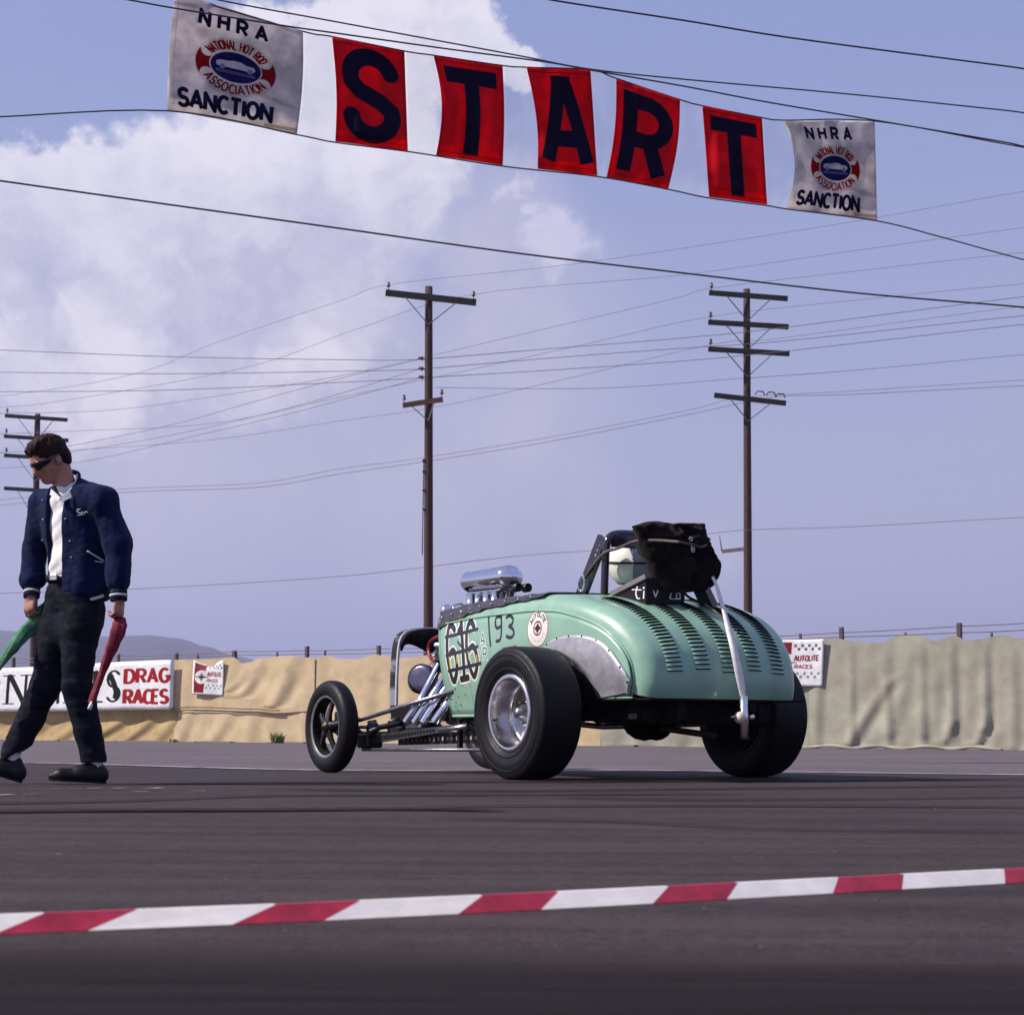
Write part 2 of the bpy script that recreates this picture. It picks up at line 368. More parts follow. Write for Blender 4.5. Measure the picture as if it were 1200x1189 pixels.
# ------------------------------------------------------------------ signed-distance modelling (organic shapes as one closed surface)
class SDF:
    def __init__(s, lo, hi, vox):
        s.lo = np.array(lo, float); s.vox = vox; s.n = np.ceil((np.array(hi)-s.lo)/vox).astype(int)+1
        s.g = np.full(s.n, 1.0, np.float32)
    def _sub(s, lo, hi):
        a = np.maximum(0, np.floor((np.array(lo)-s.lo)/s.vox).astype(int)); b = np.minimum(s.n, np.ceil((np.array(hi)-s.lo)/s.vox).astype(int)+1)
        sl = tuple(slice(a[i], max(a[i], b[i])) for i in range(3))
        ax = [s.lo[i]+np.arange(a[i], max(a[i], b[i]))*s.vox for i in range(3)]
        X, Y, Z = np.meshgrid(*ax, indexing='ij'); return sl, X, Y, Z
    def _op(s, sl, d, k, op):
        g = s.g[sl]; d = d.astype(np.float32)
        if op == 'add':
            if k > 0:
                h = np.clip(.5+.5*(d-g)/k, 0, 1); s.g[sl] = d*(1-h)+g*h-k*h*(1-h)
            else: s.g[sl] = np.minimum(g, d)
        else:
            if k > 0:
                h = np.clip(.5-.5*(g+d)/k, 0, 1); s.g[sl] = g*(1-h)+(-d)*h+k*h*(1-h)
            else: s.g[sl] = np.maximum(g, -d)
    def cone(s, a, b, ra, rb, k=.01, op='add', flat=None):
        a = np.array(a, float); b = np.array(b, float); m = max(ra, rb)+k+3*s.vox
        sl, X, Y, Z = s._sub(np.minimum(a, b)-m, np.maximum(a, b)+m)
        if X.size == 0: return s
        ab = b-a; L2 = max((ab**2).sum(), 1e-12)
        t = np.clip(((X-a[0])*ab[0]+(Y-a[1])*ab[1]+(Z-a[2])*ab[2])/L2, 0, 1)
        d = np.sqrt((X-a[0]-t*ab[0])**2+(Y-a[1]-t*ab[1])**2+(Z-a[2]-t*ab[2])**2)-(ra+(rb-ra)*t)
        s._op(sl, d, k, op); return s
    def ell(s, c, r, M=None, k=.01, op='add'):
        c = np.array(c, float); r = np.array(r, float); m = r.max()+k+3*s.vox
        sl, X, Y, Z = s._sub(c-m, c+m)
        if X.size == 0: return s
        X = X-c[0]; Y = Y-c[1]; Z = Z-c[2]
        if M is not None:
            M = np.array(M); X, Y, Z = (M[0, 0]*X+M[1, 0]*Y+M[2, 0]*Z, M[0, 1]*X+M[1, 1]*Y+M[2, 1]*Z, M[0, 2]*X+M[1, 2]*Y+M[2, 2]*Z)
        k0 = np.sqrt((X/r[0])**2+(Y/r[1])**2+(Z/r[2])**2); k1 = np.sqrt((X/r[0]**2)**2+(Y/r[1]**2)**2+(Z/r[2]**2)**2)+1e-9
        s._op(sl, k0*(k0-1)/k1, k, op); return s
    def func(s, lo, hi, fn, k=0, op='add'):
        sl, X, Y, Z = s._sub(lo, hi); s._op(sl, fn(X, Y, Z), k, op); return s
    def wrinkle(s, amp, freq, seed=0, aniso=(1, 1, 1)):
        r = np.random.RandomState(seed); X = [ (s.lo[i]+np.arange(s.n[i])*s.vox).astype(np.float32) for i in range(3)]
        for j in range(10):
            d = r.randn(3)*np.array(aniso); f = freq*(.6+r.rand()*1.6); ph = r.rand()*6.28; k = d/np.linalg.norm(d)*f
            w1 = X[0][:, None, None]*k[0]+X[1][None, :, None]*k[1]+X[2][None, None, :]*k[2]
            k2 = r.randn(3)*freq*.35
            w2 = X[0][:, None, None]*k2[0]+X[1][None, :, None]*k2[1]+X[2][None, None, :]*k2[2]
            near = np.abs(s.g) < .05
            w1 = (w1+ph)[near] + 1.2*np.sin(w2[near]+ph*2)
            s.g[near] += (amp/3.2*(1-np.abs(np.sin(w1))*1.6)).astype(np.float32)
        return s
    def mesh(s, name, mats, smooth=1):
        g = s.g; ins = g < 0
        n = g.shape; c = np.zeros((n[0]-1, n[1]-1, n[2]-1), np.int8)
        for dx in (0, 1):
            for dy in (0, 1):
                for dz in (0, 1): c += ins[dx:n[0]-1+dx, dy:n[1]-1+dy, dz:n[2]-1+dz]
        act = (c > 0) & (c < 8); idx = np.full(act.shape, -1, np.int64); I, J, K = np.nonzero(act); idx[I, J, K] = np.arange(len(I))
        acc = np.zeros((len(I), 3)); cnt = np.zeros(len(I))
        cor = [(0, 0, 0), (1, 0, 0), (0, 1, 0), (1, 1, 0), (0, 0, 1), (1, 0, 1), (0, 1, 1), (1, 1, 1)]
        for (a, b) in [(0, 1), (2, 3), (4, 5), (6, 7), (0, 2), (1, 3), (4, 6), (5, 7), (0, 4), (1, 5), (2, 6), (3, 7)]:
            A, B = cor[a], cor[b]; ga = g[I+A[0], J+A[1], K+A[2]]; gb = g[I+B[0], J+B[1], K+B[2]]
            x = (ga < 0) != (gb < 0); t = np.where(x, ga/np.where(x, ga-gb, 1), 0)
            for q in range(3): acc[:, q] += np.where(x, A[q]+t*(B[q]-A[q]), 0)
            cnt += x
        V = (acc/cnt[:, None]+np.stack([I, J, K], 1))*s.vox+s.lo
        quads = []
        for ax_ in range(3):
            sl0 = [slice(None)]*3; sl1 = [slice(None)]*3; sl0[ax_] = slice(0, -1); sl1[ax_] = slice(1, None)
            a = ins[tuple(sl0)]; b = ins[tuple(sl1)]; E = np.nonzero(a != b)
            o1, o2 = [(1, 2), (2, 0), (0, 1)][ax_]
            ok = (E[o1] > 0) & (E[o2] > 0) & (E[o1] < act.shape[o1]) & (E[o2] < act.shape[o2]) ; E = [e[ok] for e in E]; fl_ = a[tuple(E)]
            def at(d1, d2):
                e = [x.copy() for x in E]; e[o1] = e[o1]-d1; e[o2] = e[o2]-d2; return idx[e[0], e[1], e[2]]
            q = np.stack([at(1, 1), at(0, 1), at(0, 0), at(1, 0)], 1)
            q[~fl_] = q[~fl_][:, ::-1]; quads.append(q)
        Q = np.concatenate(quads); Q = Q[(Q >= 0).all(1)]
        for _ in range(smooth):
            s1 = np.zeros_like(V); c1 = np.zeros(len(V))
            for a_, b_ in ((0, 1), (1, 2), (2, 3), (3, 0)):
                np.add.at(s1, Q[:, a_], V[Q[:, b_]]); np.add.at(c1, Q[:, a_], 1); np.add.at(s1, Q[:, b_], V[Q[:, a_]]); np.add.at(c1, Q[:, b_], 1)
            V = .5*V+.5*s1/np.maximum(c1, 1)[:, None]
        me = bpy.data.meshes.new(name); me.vertices.add(len(V)); me.vertices.foreach_set('co', V.astype(np.float32).ravel())
        me.loops.add(len(Q)*4); me.loops.foreach_set('vertex_index', Q.astype(np.int32).ravel()); me.polygons.add(len(Q))
        me.polygons.foreach_set('loop_start', np.arange(0, len(Q)*4, 4, dtype=np.int32)); me.polygons.foreach_set('loop_total', np.full(len(Q), 4, np.int32))
        for m in (mats if isinstance(mats, (list, tuple)) else [mats]): me.materials.append(m)
        me.polygons.foreach_set('use_smooth', np.ones(len(Q), bool)); me.update(calc_edges=True); me.validate(); return me
# ================================================================== SETTING
def asphalt(name, base, var, streak, patch=None, rough=.85):
    M = bpy.data.materials.new(name); M.use_nodes = True; t = M.node_tree; t.nodes.clear(); k = NT(t)
    V = k.n('ShaderNodeTexCoord').outputs['Object']
    mp = k.n('ShaderNodeMapping', i_Vector=V); mp.inputs['Scale'].default_value = (.10, 2.0, 1); mp.inputs['Rotation'].default_value = (0, 0, R(3))
    st = k.noise(mp.outputs[0], 3.0, 8, .65)                 # rubber and wear streaks along the strip
    big = k.noise(V, .55, 5, .6); fine = k.noise(V, 130, 2, .7); mid = k.noise(V, 9, 5, .65)
    f = k.math('ADD', k.math('MULTIPLY', k.math('SUBTRACT', st, .5), streak), k.math('MULTIPLY', k.math('SUBTRACT', big, .5), .9))
    f = k.math('ADD', f, k.math('MULTIPLY', k.math('SUBTRACT', mid, .5), .7))
    f = k.math('ADD', f, k.math('MULTIPLY', k.math('SUBTRACT', fine, .5), 2.6))
    f = k.math('ADD', f, k.math('MULTIPLY', k.math('SUBTRACT', k.noise(V, 42, 3, .7), .5), 1.5))
    col = k.ramp(k.math('ADD', f, .5), [(.1, tuple(c*(1-var) for c in base)), (.5, base), (.9, tuple(c*(1+var) for c in base))])
    vor = k.n('ShaderNodeTexVoronoi', i_Vector=V); vor.inputs['Scale'].default_value = 210
    spk = k.math('MULTIPLY', k.sstep(vor.outputs['Distance'], .05, .22, 1, 0), k.sstep(k.n('ShaderNodeSeparateColor', i_0=vor.outputs['Color']).outputs[0], .86, .9))
    col = k.mix(k.math('MULTIPLY', spk, .55), col, (.20, .18, .17, 1))          # pale stones in the mix
    v2 = k.n('ShaderNodeTexVoronoi', i_Vector=V); v2.inputs['Scale'].default_value = 5
    deb = k.math('MULTIPLY', k.sstep(v2.outputs['Distance'], .03, .055, 1, 0), k.sstep(k.n('ShaderNodeSeparateColor', i_0=v2.outputs['Color']).outputs[0], .55, .6))
    col = k.mix(k.math('MULTIPLY', deb, .6), col, (.30, .26, .23, 1))
    b = k.n('ShaderNodeBsdfPrincipled', i_Base_Color=col, i_Roughness=k.sstep(st, .3, .7, rough-.12, rough+.08)); b.inputs['Specular IOR Level'].default_value = .22
    bn = k.n('ShaderNodeBump', i_Height=k.math('ADD', fine, k.math('MULTIPLY', mid, .6))); bn.inputs['Strength'].default_value = .55; bn.inputs['Distance'].default_value = .004
    k.set(b.inputs['Normal'], bn.outputs[0]); t.links.new(b.outputs[0], k.n('ShaderNodeOutputMaterial').inputs[0]); return M
STRIP = asphalt('strip_asphalt', (.041, .0275, .0270), .55, 1.9)
SHOUL = asphalt('shoulder_asphalt', (.118, .098, .105), .38, 1.8, rough=.9)
DARKP = asphalt('dark_asphalt_patch', (.040, .031, .034), .40, .8)
DIRT = mat('dirt', (.16, .125, .10), .95, var=.3, scale=2, bump=.4)

def gz(x, y):                                  # the paving dips a few centimetres ahead of the car's left front wheel
    d = math.hypot((x+1.6)/3.0, (y-13.6)/2.4); return -0.030*(.5+.5*math.cos(math.pi*d)) if d < 1 else 0.0
EDGE = [(-60, 50), (-12, 41.8), (8.4, 29.9), (40, 11)]       # line along the foot of the fence
def edge_y(x):
    for (a, b) in zip(EDGE, EDGE[1:]):
        if x <= b[0]: return a[1]+(b[1]-a[1])*(x-a[0])/(b[0]-a[0])
    return EDGE[-1][1]
def line_y(x): return 14.75-(x+4.2)*.329                     # painted edge line of the strip
g = MB(); xs = [-4000, -900, -200, -60, 0, 60, 200, 900, 4000]; ys = [-3000, -300, -30, 0, 60, 200, 900, 4200]
g.add([(x, y, -.09) for y in ys for x in xs], [(j*9+i, j*9+i+1, (j+1)*9+i+1, (j+1)*9+i) for j in range(7) for i in range(8)])
g.build('ground', DIRT, kind='structure')
def surf(name, x0, x1, lo, hi, nx, ny, z, m, **k):
    s = MB(); s.grid(lambda a, b: (x0+(x1-x0)*a, lo(x0+(x1-x0)*a)+(hi(x0+(x1-x0)*a)-lo(x0+(x1-x0)*a))*b, z+gz(x0+(x1-x0)*a, lo(x0+(x1-x0)*a)+(hi(x0+(x1-x0)*a)-lo(x0+(x1-x0)*a))*b)), nx, ny)
    return s.build(name, m, **k)
surf('drag_strip', -30, 36, lambda x: -12, lambda x: line_y(x) if x < 8 else line_y(8)+(x-8)*-.2, 264, 150, 0, STRIP, kind='structure')
surf('road_shoulder', -30, 36, lambda x: line_y(x) if x < 8 else line_y(8)+(x-8)*-.2, lambda x: edge_y(x)+.4, 264, 100, 0, SHOUL, kind='structure')
WPAINT = mat('worn_white_paint', (.46, .43, .44), .8, var=.12, scale=6, col2=(.14, .12, .14), bump=.2)
surf('painted_edge_line', -30, 8, lambda x: line_y(x)-.07, lambda x: line_y(x)+.07, 152, 1, .006, WPAINT, kind='structure')

# rubber laid down by launches, plus one painted foreground shade: thin dark sheets whose edges wear away
def tyre_and_shade_mark(pts, wd, alpha, **k):
    M = bpy.data.materials.new('rubber_and_shade_mark'); M.use_nodes = True; t = M.node_tree; t.nodes.clear(); n = NT(t)
    uv = n.n('ShaderNodeUVMap').outputs[0]; sp = n.n('ShaderNodeSeparateXYZ', i_0=uv); V = n.n('ShaderNodeTexCoord').outputs['Object']
    e = n.math('MULTIPLY', n.math('MULTIPLY', sp.outputs[1], n.math('SUBTRACT', 1.0, sp.outputs[1])), 4.0)
    en = n.math('MULTIPLY', n.math('MULTIPLY', sp.outputs[0], n.math('SUBTRACT', 1.0, sp.outputs[0])), 9.0, True)
    mp = n.n('ShaderNodeMapping', i_Vector=V); mp.inputs['Scale'].default_value = (.5, 9, 1)
    f = n.math('MULTIPLY', n.math('MULTIPLY', n.sstep(e, 0, .55), en), n.sstep(n.noise(mp.outputs[0], 2, 6, .6), .28, .55, .45, 1))
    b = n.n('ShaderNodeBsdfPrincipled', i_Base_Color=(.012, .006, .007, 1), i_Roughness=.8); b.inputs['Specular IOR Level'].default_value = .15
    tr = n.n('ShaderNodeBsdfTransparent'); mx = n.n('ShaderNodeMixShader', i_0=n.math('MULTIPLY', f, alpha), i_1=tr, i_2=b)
    t.links.new(mx.outputs[0], n.n('ShaderNodeOutputMaterial').inputs[0])
    cp = catmull(pts, 12); s = MB(); N = len(cp)-1
    def fn(a, c):
        i = min(int(a*N), N-1); q = a*N-i; x = cp[i][0]+(cp[i+1][0]-cp[i][0])*q; y = cp[i][1]+(cp[i+1][1]-cp[i][1])*q
        return (x, y+(c-.5)*wd, .0065+gz(x, y))
    s.grid(fn, 60, 2); return s.build('tyre_and_shade_mark', M, kind='structure', **k)
G = lambda u, v: tuple(gnd(u, v))[:2]
tyre_and_shade_mark([G(-80, 953), G(100, 951), G(300, 950), G(480, 949), G(600, 951)], .22, .95)
tyre_and_shade_mark([G(-80, 943), G(120, 940), G(330, 933), G(560, 932), G(900, 931)], .16, .75)
tyre_and_shade_mark([G(480, 946), G(700, 945), G(900, 945), G(1250, 947)], .10, .9)
tyre_and_shade_mark([G(100, 920), G(400, 917), G(800, 916), G(1240, 913)], .22, .8)
tyre_and_shade_mark([G(300, 925), G(600, 927), G(900, 924), G(1240, 921)], .30, .5)
tyre_and_shade_mark([G(500, 960), G(700, 963), G(900, 972), G(1250, 975)], .18, .35)
tyre_and_shade_mark([G(650, 935), G(850, 938), G(1250, 934)], .20, .45)
om = tyre_and_shade_mark([(-4, 1.15), (-1, 1.1), (1, 1.0), (5, .9)], 2.75, .8); om.name = 'foreground_shade_patch'  # foreground shade and vignette painted on as a wide soft-edged dark sheet
# broken white chalk dashes in front of the flagman
ch = MB()
for (u, v, L) in [(5, 933, 26), (35, 932, 14), (64, 926, 12), (88, 925, 8), (110, 925, 17), (140, 925, 18), (182, 925, 24), (165, 929, 18), (195, 928.5, 12), (232, 928.5, 16), (-40, 933, 30), (40, 926, 10)]:
    a = gnd(u-L/2, v); b = gnd(u+L/2, v); w_ = .035
    ch.add([(a.x, a.y-w_, .009), (b.x-.04, b.y-w_*1.1, .009), (b.x, b.y+w_*.4, .009), (a.x+.05, a.y+w_, .009)], [(0, 1, 2, 3)], 0, False)
ch.build('chalk_dashes', mat('chalk_paint', (.62, .58, .58), .8, var=.2, col2=(.3, .27, .28), scale=12), kind='structure')

# loose grit scattered over the strip
s = MB(); r_ = np.random.RandomState(5)
for k in range(150):
    y = 2.4+9*r_.rand()**1.6; x = (r_.rand()-.5)*y*.75; q = r_.uniform(.0009, .0026)*(1+.10*y); h = q*.5; a = r_.rand()*3; c_, s_ = math.cos(a), math.sin(a); e = r_.uniform(.6, 1)
    vs = [(x+q*c_*1.2, y+q*s_*1.2, .001), (x-q*s_*e, y+q*c_*e, .001), (x-q*c_, y-q*s_, .001), (x+q*s_*e, y-q*c_*e, .001), (x+q*.2, y-q*.2, h*2*e)]
    s.add(vs, [(0, 1, 4), (1, 2, 4), (2, 3, 4), (3, 0, 4)], 0, False)
s.build('loose_grit', mat('grit', (.17, .14, .13), .9, var=.5, scale=3), kind='stuff')

# ------------------------------------------------------------------ striped lath lying across the foreground
REDP = mat('red_paint', (.36, .014, .040), .45, var=.25, scale=20, bump=.05)
WHTP = mat('white_paint', (.82, .75, .68), .5, var=.08, scale=18, bump=.05)
lath = thing('striped_lath', tuple(gnd(600, 1058)), label='long red and white diagonally striped wooden lath lying on the asphalt in the foreground', cat='barrier')
top = [-140, -30, 55, 165, 330, 430, 575, 665, 795, 877, 995, 1072, 1190, 1262, 1380]; bot = [-230, -110, -8, 103, 272, 380, 537, 634, 765, 852, 976, 1057, 1178, 1252, 1374]
def vt(u): return 1077-59*(u/1181)+2.5*math.sin(u/300)
def vb(u): return 1095-58*(u/1181)+2.5*math.sin(u/300)
Hl = .0235
def lathpt(u):                       # foot of the lath's near face
    return gnd(u, vb(u))
lo_ = lath.location
for i in range(len(top)-1):
    a, b = lathpt(bot[i]), lathpt(bot[i+1]); a2, b2 = lathpt(top[i]), lathpt(top[i+1]); n_ = Vector((-(b-a).y, (b-a).x, 0)).normalized()*.03
    def up(p): return p+Vector((0, 0, Hl))
    vs = [a, b, up(b2)+n_*.9, up(a2)+n_*.9, a+n_*1.3, b+n_*1.3, up(b2)+n_*1.3, up(a2)+n_*1.3]; vs = [p-lo_+Vector((0, 0, .001)) for p in vs]
    s = MB(); s.add(vs, [(0, 1, 2, 3), (5, 4, 7, 6), (3, 2, 6, 7), (0, 4, 5, 1), (0, 3, 7, 4), (1, 5, 6, 2)], 0, False)
    s.build('white_stripe' if i % 2 == 1 else 'red_stripe', WHTP if i % 2 == 1 else REDP, lath)

# ------------------------------------------------------------------ fence
FA = Vector((-12.0, 42.0, 0)); FB = Vector((8.28, 30.0, 0)); FD = (FB-FA).normalized(); FN = Vector((FD.y, -FD.x, 0))   # normal towards the strip
def onf(u, v, off=0.0):
    d = ray(u, v); o = Vector((0, 0, CAM_H)); k = ((FA+FN*off-o).dot(FN))/d.dot(FN); return o+d*k
def fs(u): return (onf(u, 850)-FA).dot(FD)            # distance along the fence seen at photo column u
def fp(s_, z, off=0.0): q = FA+FD*s_+FN*off; return Vector((q.x, q.y, z))
fence = thing('burlap_fence', tuple(fp(10, 0)), label='long fence draped in tan burlap with wooden posts and wires, behind the strip', cat='fence')
fo = fence.location
BUR = [mat('burlap_tan', (.55, .42, .255), .95, var=.12, scale=3, bump=.35, bscale=90, spec=.1),
       mat('burlap_gold', (.45, .32, .155), .95, var=.18, scale=3, bump=.35, bscale=90, spec=.1),
       mat('burlap_olive', (.335, .32, .25), .95, var=.12, scale=2.5, bump=.35, bscale=90, spec=.1, col2=(.28, .26, .20))]
for M in BUR: pnode(M).inputs['Sheen Weight'].default_value = .2
def burlap(u0, u1, ztop, zbot, m, folds, seed, off=.0, nx=None, lab=None):
    s0, s1 = fs(u0), fs(u1); nx = nx or int((s1-s0)/.05); r = np.random.RandomState(seed); ph = r.rand(12)*6.28
    def disp(s_, z):
        q = 0.010*math.sin(s_*1.9+ph[0]+.5*math.sin(z*2+ph[1]))+.005*math.sin(s_*4.1+ph[2]+z*.8+math.sin(s_*1.3))+.002*math.sin(s_*11+ph[3]+z*2)
        for (ua, va, ub, vb_, wd, am, bow) in folds:
            za, zb = va, vb_; t = (za-z)/(za-zb) if za != zb else 0
            if -.05 < t < 1.05:
                sa, sb = fs(ua), fs(ub); c = sa+(sb-sa)*(max(t, 0)**bow); x = (s_-c)/wd
                q += .42*am*math.exp(-x*x)*min(1, .35+t) - .42*am*.7*math.exp(-((x-1.5)**2)*1.2)*min(1, .35+t)
        return q
    sag = {}
    def fn(a, b):
        s_ = s0+(s1-s0)*a; zt = ztop(s_) if callable(ztop) else ztop; zb = zbot(s_) if callable(zbot) else zbot
        z = zb+(zt-zb)*b; k = min(1, (1-b)*5+.15); return fp(s_, z, .05+off+disp(s_, z)*k)-fo
    s = MB(); s.grid(fn, nx, 34); o = s.build('burlap_panel', m, fence)
    return o
def ztop_px(tab):
    S = [(fs(u), (onf(u, v)).z) for u, v in tab]
    def f(s_):
        for a, b in zip(S, S[1:]):
            if s_ <= b[0]:
                t = max(0, (s_-a[0])/(b[0]-a[0])); t = t*t*(3-2*t); return a[1]+(b[1]-a[1])*t
        return S[-1][1]
    return f
zt = ztop_px([(-460, 790), (-200, 784), (0, 782), (100, 778), (207, 773), (250, 772), (275, 770), (284, 777), (293, 776), (306, 771), (340, 768), (357, 770), (372, 771), (382, 768), (400, 772), (420, 772), (440, 767), (470, 771),
              (520, 766), (560, 767), (620, 762), (700, 760), (780, 755), (900, 750), (945, 749), (967, 748), (985, 748), (1000, 751), (1036, 753.5), (1058, 744.5), (1082, 744.5), (1100, 751), (1122, 744.5), (1139, 751), (1153, 749), (1177, 744), (1200, 748), (1400, 734), (1900, 700), (2300, 670)])
zb0 = lambda s_: .02+.012*math.sin(s_*3.1)
seam = ztop_px([(-200, 832), (0, 834), (180, 832), (230, 829), (300, 831), (325, 833), (380, 830)])
burlap(-460, 209, lambda s_: seam(s_)+.03, zb0, BUR[1], [(20, 1.0, -30, .05, .25, .05, 1.6), (75, 1.0, 30, .05, .22, .06, 1.6), (120, 1.0, 70, .05, .25, .07, 1.6), (165, 1.0, 110, .05, .22, .08, 1.7), (192, 1.0, 150, .05, .2, .08, 1.8), (215, 1.0, 185, .02, .2, .06, 1.5)], 3, -.02)
burlap(205, 342, seam, zb0, BUR[0], [(222, .7, 212, .02, .16, .06, 1.3), (268, .7, 250, .02, .2, .07, 1.4), (300, .7, 290, .02, .2, .04, 1.3)], 5, -.005)
burlap(-460, -235, zt, zb0, BUR[0], [], 12)
burlap(205, 370, zt, lambda s_: seam(s_)-.04, BUR[0], [(304, 1.9, 282, 1.0, .2, .07, 2.2), (340, 1.95, 322, .80, .2, .09, 2.6), (272, 1.9, 268, 1.0, .18, .035, 1.2), (288, 1.6, 270, 1.1, .15, .05, 2), (222, 1.9, 220, .8, .15, .03, 1)], 6, .03)
burlap(338, 462, zt, zb0, BUR[0], [(358, 1.9, 356, .1, .1, .03, 1), (380, 1.9, 379, .1, .12, .035, 1), (405, 1.9, 403, .1, .1, .02, 1), (436, 1.9, 430, .1, .16, .05, 1.1)], 7)
burlap(458, 705, zt, zb0, BUR[0], [(480, 1.9, 476, .1, .15, .04, 1), (520, 1.9, 515, .1, .15, .04, 1), (560, 1.9, 556, .1, .15, .04, 1), (600, 1.9, 598, .1, .15, .04, 1), (650, 1.9, 645, .1, .15, .04, 1)], 8, .01)
burlap(700, 955, zt, zb0, BUR[2], [(720, 1.9, 716, .1, .2, .05, 1), (752, 1.9, 750, .1, .18, .05, 1), (800, 1.9, 795, .1, .18, .05, 1), (850, 1.9, 845, .1, .18, .05, 1), (905, 1.9, 900, .1, .18, .05, 1), (945, 1.9, 950, .05, .14, .05, 1)], 9)
burlap(950, 2300, zt, zb0, BUR[2], [(963, 1.9, 957, .1, .10, .06, 1), (1000, 1.9, 1000, .1, .07, .05, 1), (1041, 1.9, 1042, .1, .09, .07, 1), (1050, 1.2, 998, .12, .13, .10, .8), (1077, 1.9, 1045, .3, .14, .05, .9), (1083, 1.9, 1082, .05, .08, .07, 1), (1110, 1.7, 1085, .3, .16, .05, .9), (1118, 1.9, 1117, .2, .09, .09, 1), (1117, .5, 1108, .15, .08, .09, 1.5), (1158, 1.9, 1156, .4, .08, .09, 1), (1157, .6, 1145, .1, .09, .09, 1.6), (1190, 1.9, 1188, .1, .1, .06, 1), (1240, 1.9, 1240, .1, .1, .06, 1), (1300, 1.9, 1300, .1, .1, .06, 1)], 10, .02)
# thin rope line along the overlap and the loose folded hem
s = MB(); s.tube([fp(fs(u), seam(fs(u))+.01, .14)-fo for u in range(180, 336, 8)], .012, 6, 0); s.build('hem_rope', mat('rope_brown', (.12, .075, .04), .9), fence)
s = MB(); s.tube([fp(fs(u), .035+.02*math.sin(u/9.0), .17+.03*math.sin(u/13.0))-fo for u in range(938, 1180, 5)], [.02+.018*abs(math.sin(u/11.0)) for u in range(938, 1180, 5)], 7, 0); s.build('folded_hem', BUR[2], fence)
post_mb = MB(); post_mb.box((0, 0, 1.0), (.075, .075, 2.0), m=0, bev=.01); pm2 = post_mb.mesh('fence_post', mat('weathered_post', (.09, .065, .075), .9, var=.3))
for u, vtp, wd in [(-60, 770, 1), (16, 770, 1), (72, 769, .6), (139, 766, .8), (207, 765, 1), (232, 767, .5), (275, 762, 1.2), (325, 764, .5), (360, 757, 1), (381, 762, .5), (444, 756, 1), (540, 755, 1), (640, 752, 1), (745, 748, 1), (860, 744, 1), (938, 742, .6), (986, 734.5, 1), (1061, 741, .5), (1124, 729.5, 1.1), (1162, 741, .5), (1260, 724, 1)]:
    p = onf(u, vtp, -.07); o = link('fence_post', pm2, fence); o.location = Vector((p.x, p.y, 0))-fo; o.scale = (wd, wd, p.z/2.0); o.rotation_euler = (0, 0, math.atan2(FD.y, FD.x))
for tab in ([(-200, 776), (16, 772), (139, 768), (207, 767), (275, 763), (360, 762), (444, 760), (745, 754), (986, 741), (1124, 733.5), (1200, 730), (1400, 720)],
            [(-200, 780), (16, 776), (139, 772), (207, 770), (275, 767), (360, 766), (444, 765), (745, 757), (986, 746), (1124, 741), (1200, 738), (1400, 730)]):
    s = MB(); pts = []
    for (a, b) in zip(tab, tab[1:]):
        for k in range(4):
            t = k/4; pts.append(onf(a[0]+(b[0]-a[0])*t, a[1]+(b[1]-a[1])*t+2.0*t*(1-t), -.06)-fo)
    s.tube(pts, .009, 4, 0); s.build('barbed_wire', WIREF, fence)

# white banner on the fence
c = Canvas(2600, 520, (.93, .93, .93))
INK = (.05, .045, .05); RD = (.62, .05, .10)
def big(ch, x, wch, slant=0):
    c.text(ch, x, 95, 330, 20, INK, sx=wch/330/FONT[ch][0], slant=slant, butt=False)
pxl = lambda u: (u+240)/447*2600
def ser(x, y, L=34): c.stroke([(x-L, y), (x+L, y)], 13, INK)
for ch, u0, u1 in [('I', -222, -220), ('N', -205, -180), ('T', -168, -142), ('E', -130, -108), ('R', -96, -70), ('R', -14, 6), ('N', 16, 36), ('A', 40, 62), ('T', 66, 82), ('I', 86, 88), ('O', 92, 108), ('A', 98, 108), ('L', 117, 126), ('S', 132, 147)]:
    if ch in 'O' : continue
    big(ch, pxl(u0), max(6, pxl(u1)-pxl(u0)), .02)
for u in (17, 40, 61, 87, 118): ser(pxl(u), 95)
for u in (17, 36, 87): ser(pxl(u), 425)
# thick brush downstrokes
for u0, u1 in [(18, 35), (52, 62)]: c.stroke([(pxl(u0), 425), (pxl(u1), 95)], 34, INK)
c.stroke([(pxl(136), 380), (pxl(140), 300), (pxl(144), 200), (pxl(143), 140)], 38, INK)
c.stroke([(pxl(118), 95), (pxl(119), 425)], 30, INK)
c.text('DRAG', pxl(153.5), 290, 140, 27, RD, sx=.62, gap=.15)
c.text('RACES', pxl(153.5), 70, 140, 27, RD, sx=.52, gap=.11)
c.dirt(.06, 120)
CL1 = cloth_mat('fence_banner_print', c, .7, .05)
ban = MB(); btop = ztop_px([(-200, 782), (0, 783), (207, 773.5)]); bbot = ztop_px([(-200, 836), (0, 834), (207, 831.5)])
bo = fp(fs(60), 0)
def banpt(a, b):
    s_ = fs(-240+447*a); return fp(s_, bbot(s_)*(1-b)+btop(s_)*b, .22+.012*math.sin(a*60)+.012*math.sin(a*23+b*3))-bo
ban.grid(banpt, 160, 10)
o = ban.build('white_banner', CL1, label='wide white cloth banner with black and red lettering hung on the fence behind the flagman', cat='banner'); o.location = bo; solidify(o, .004)

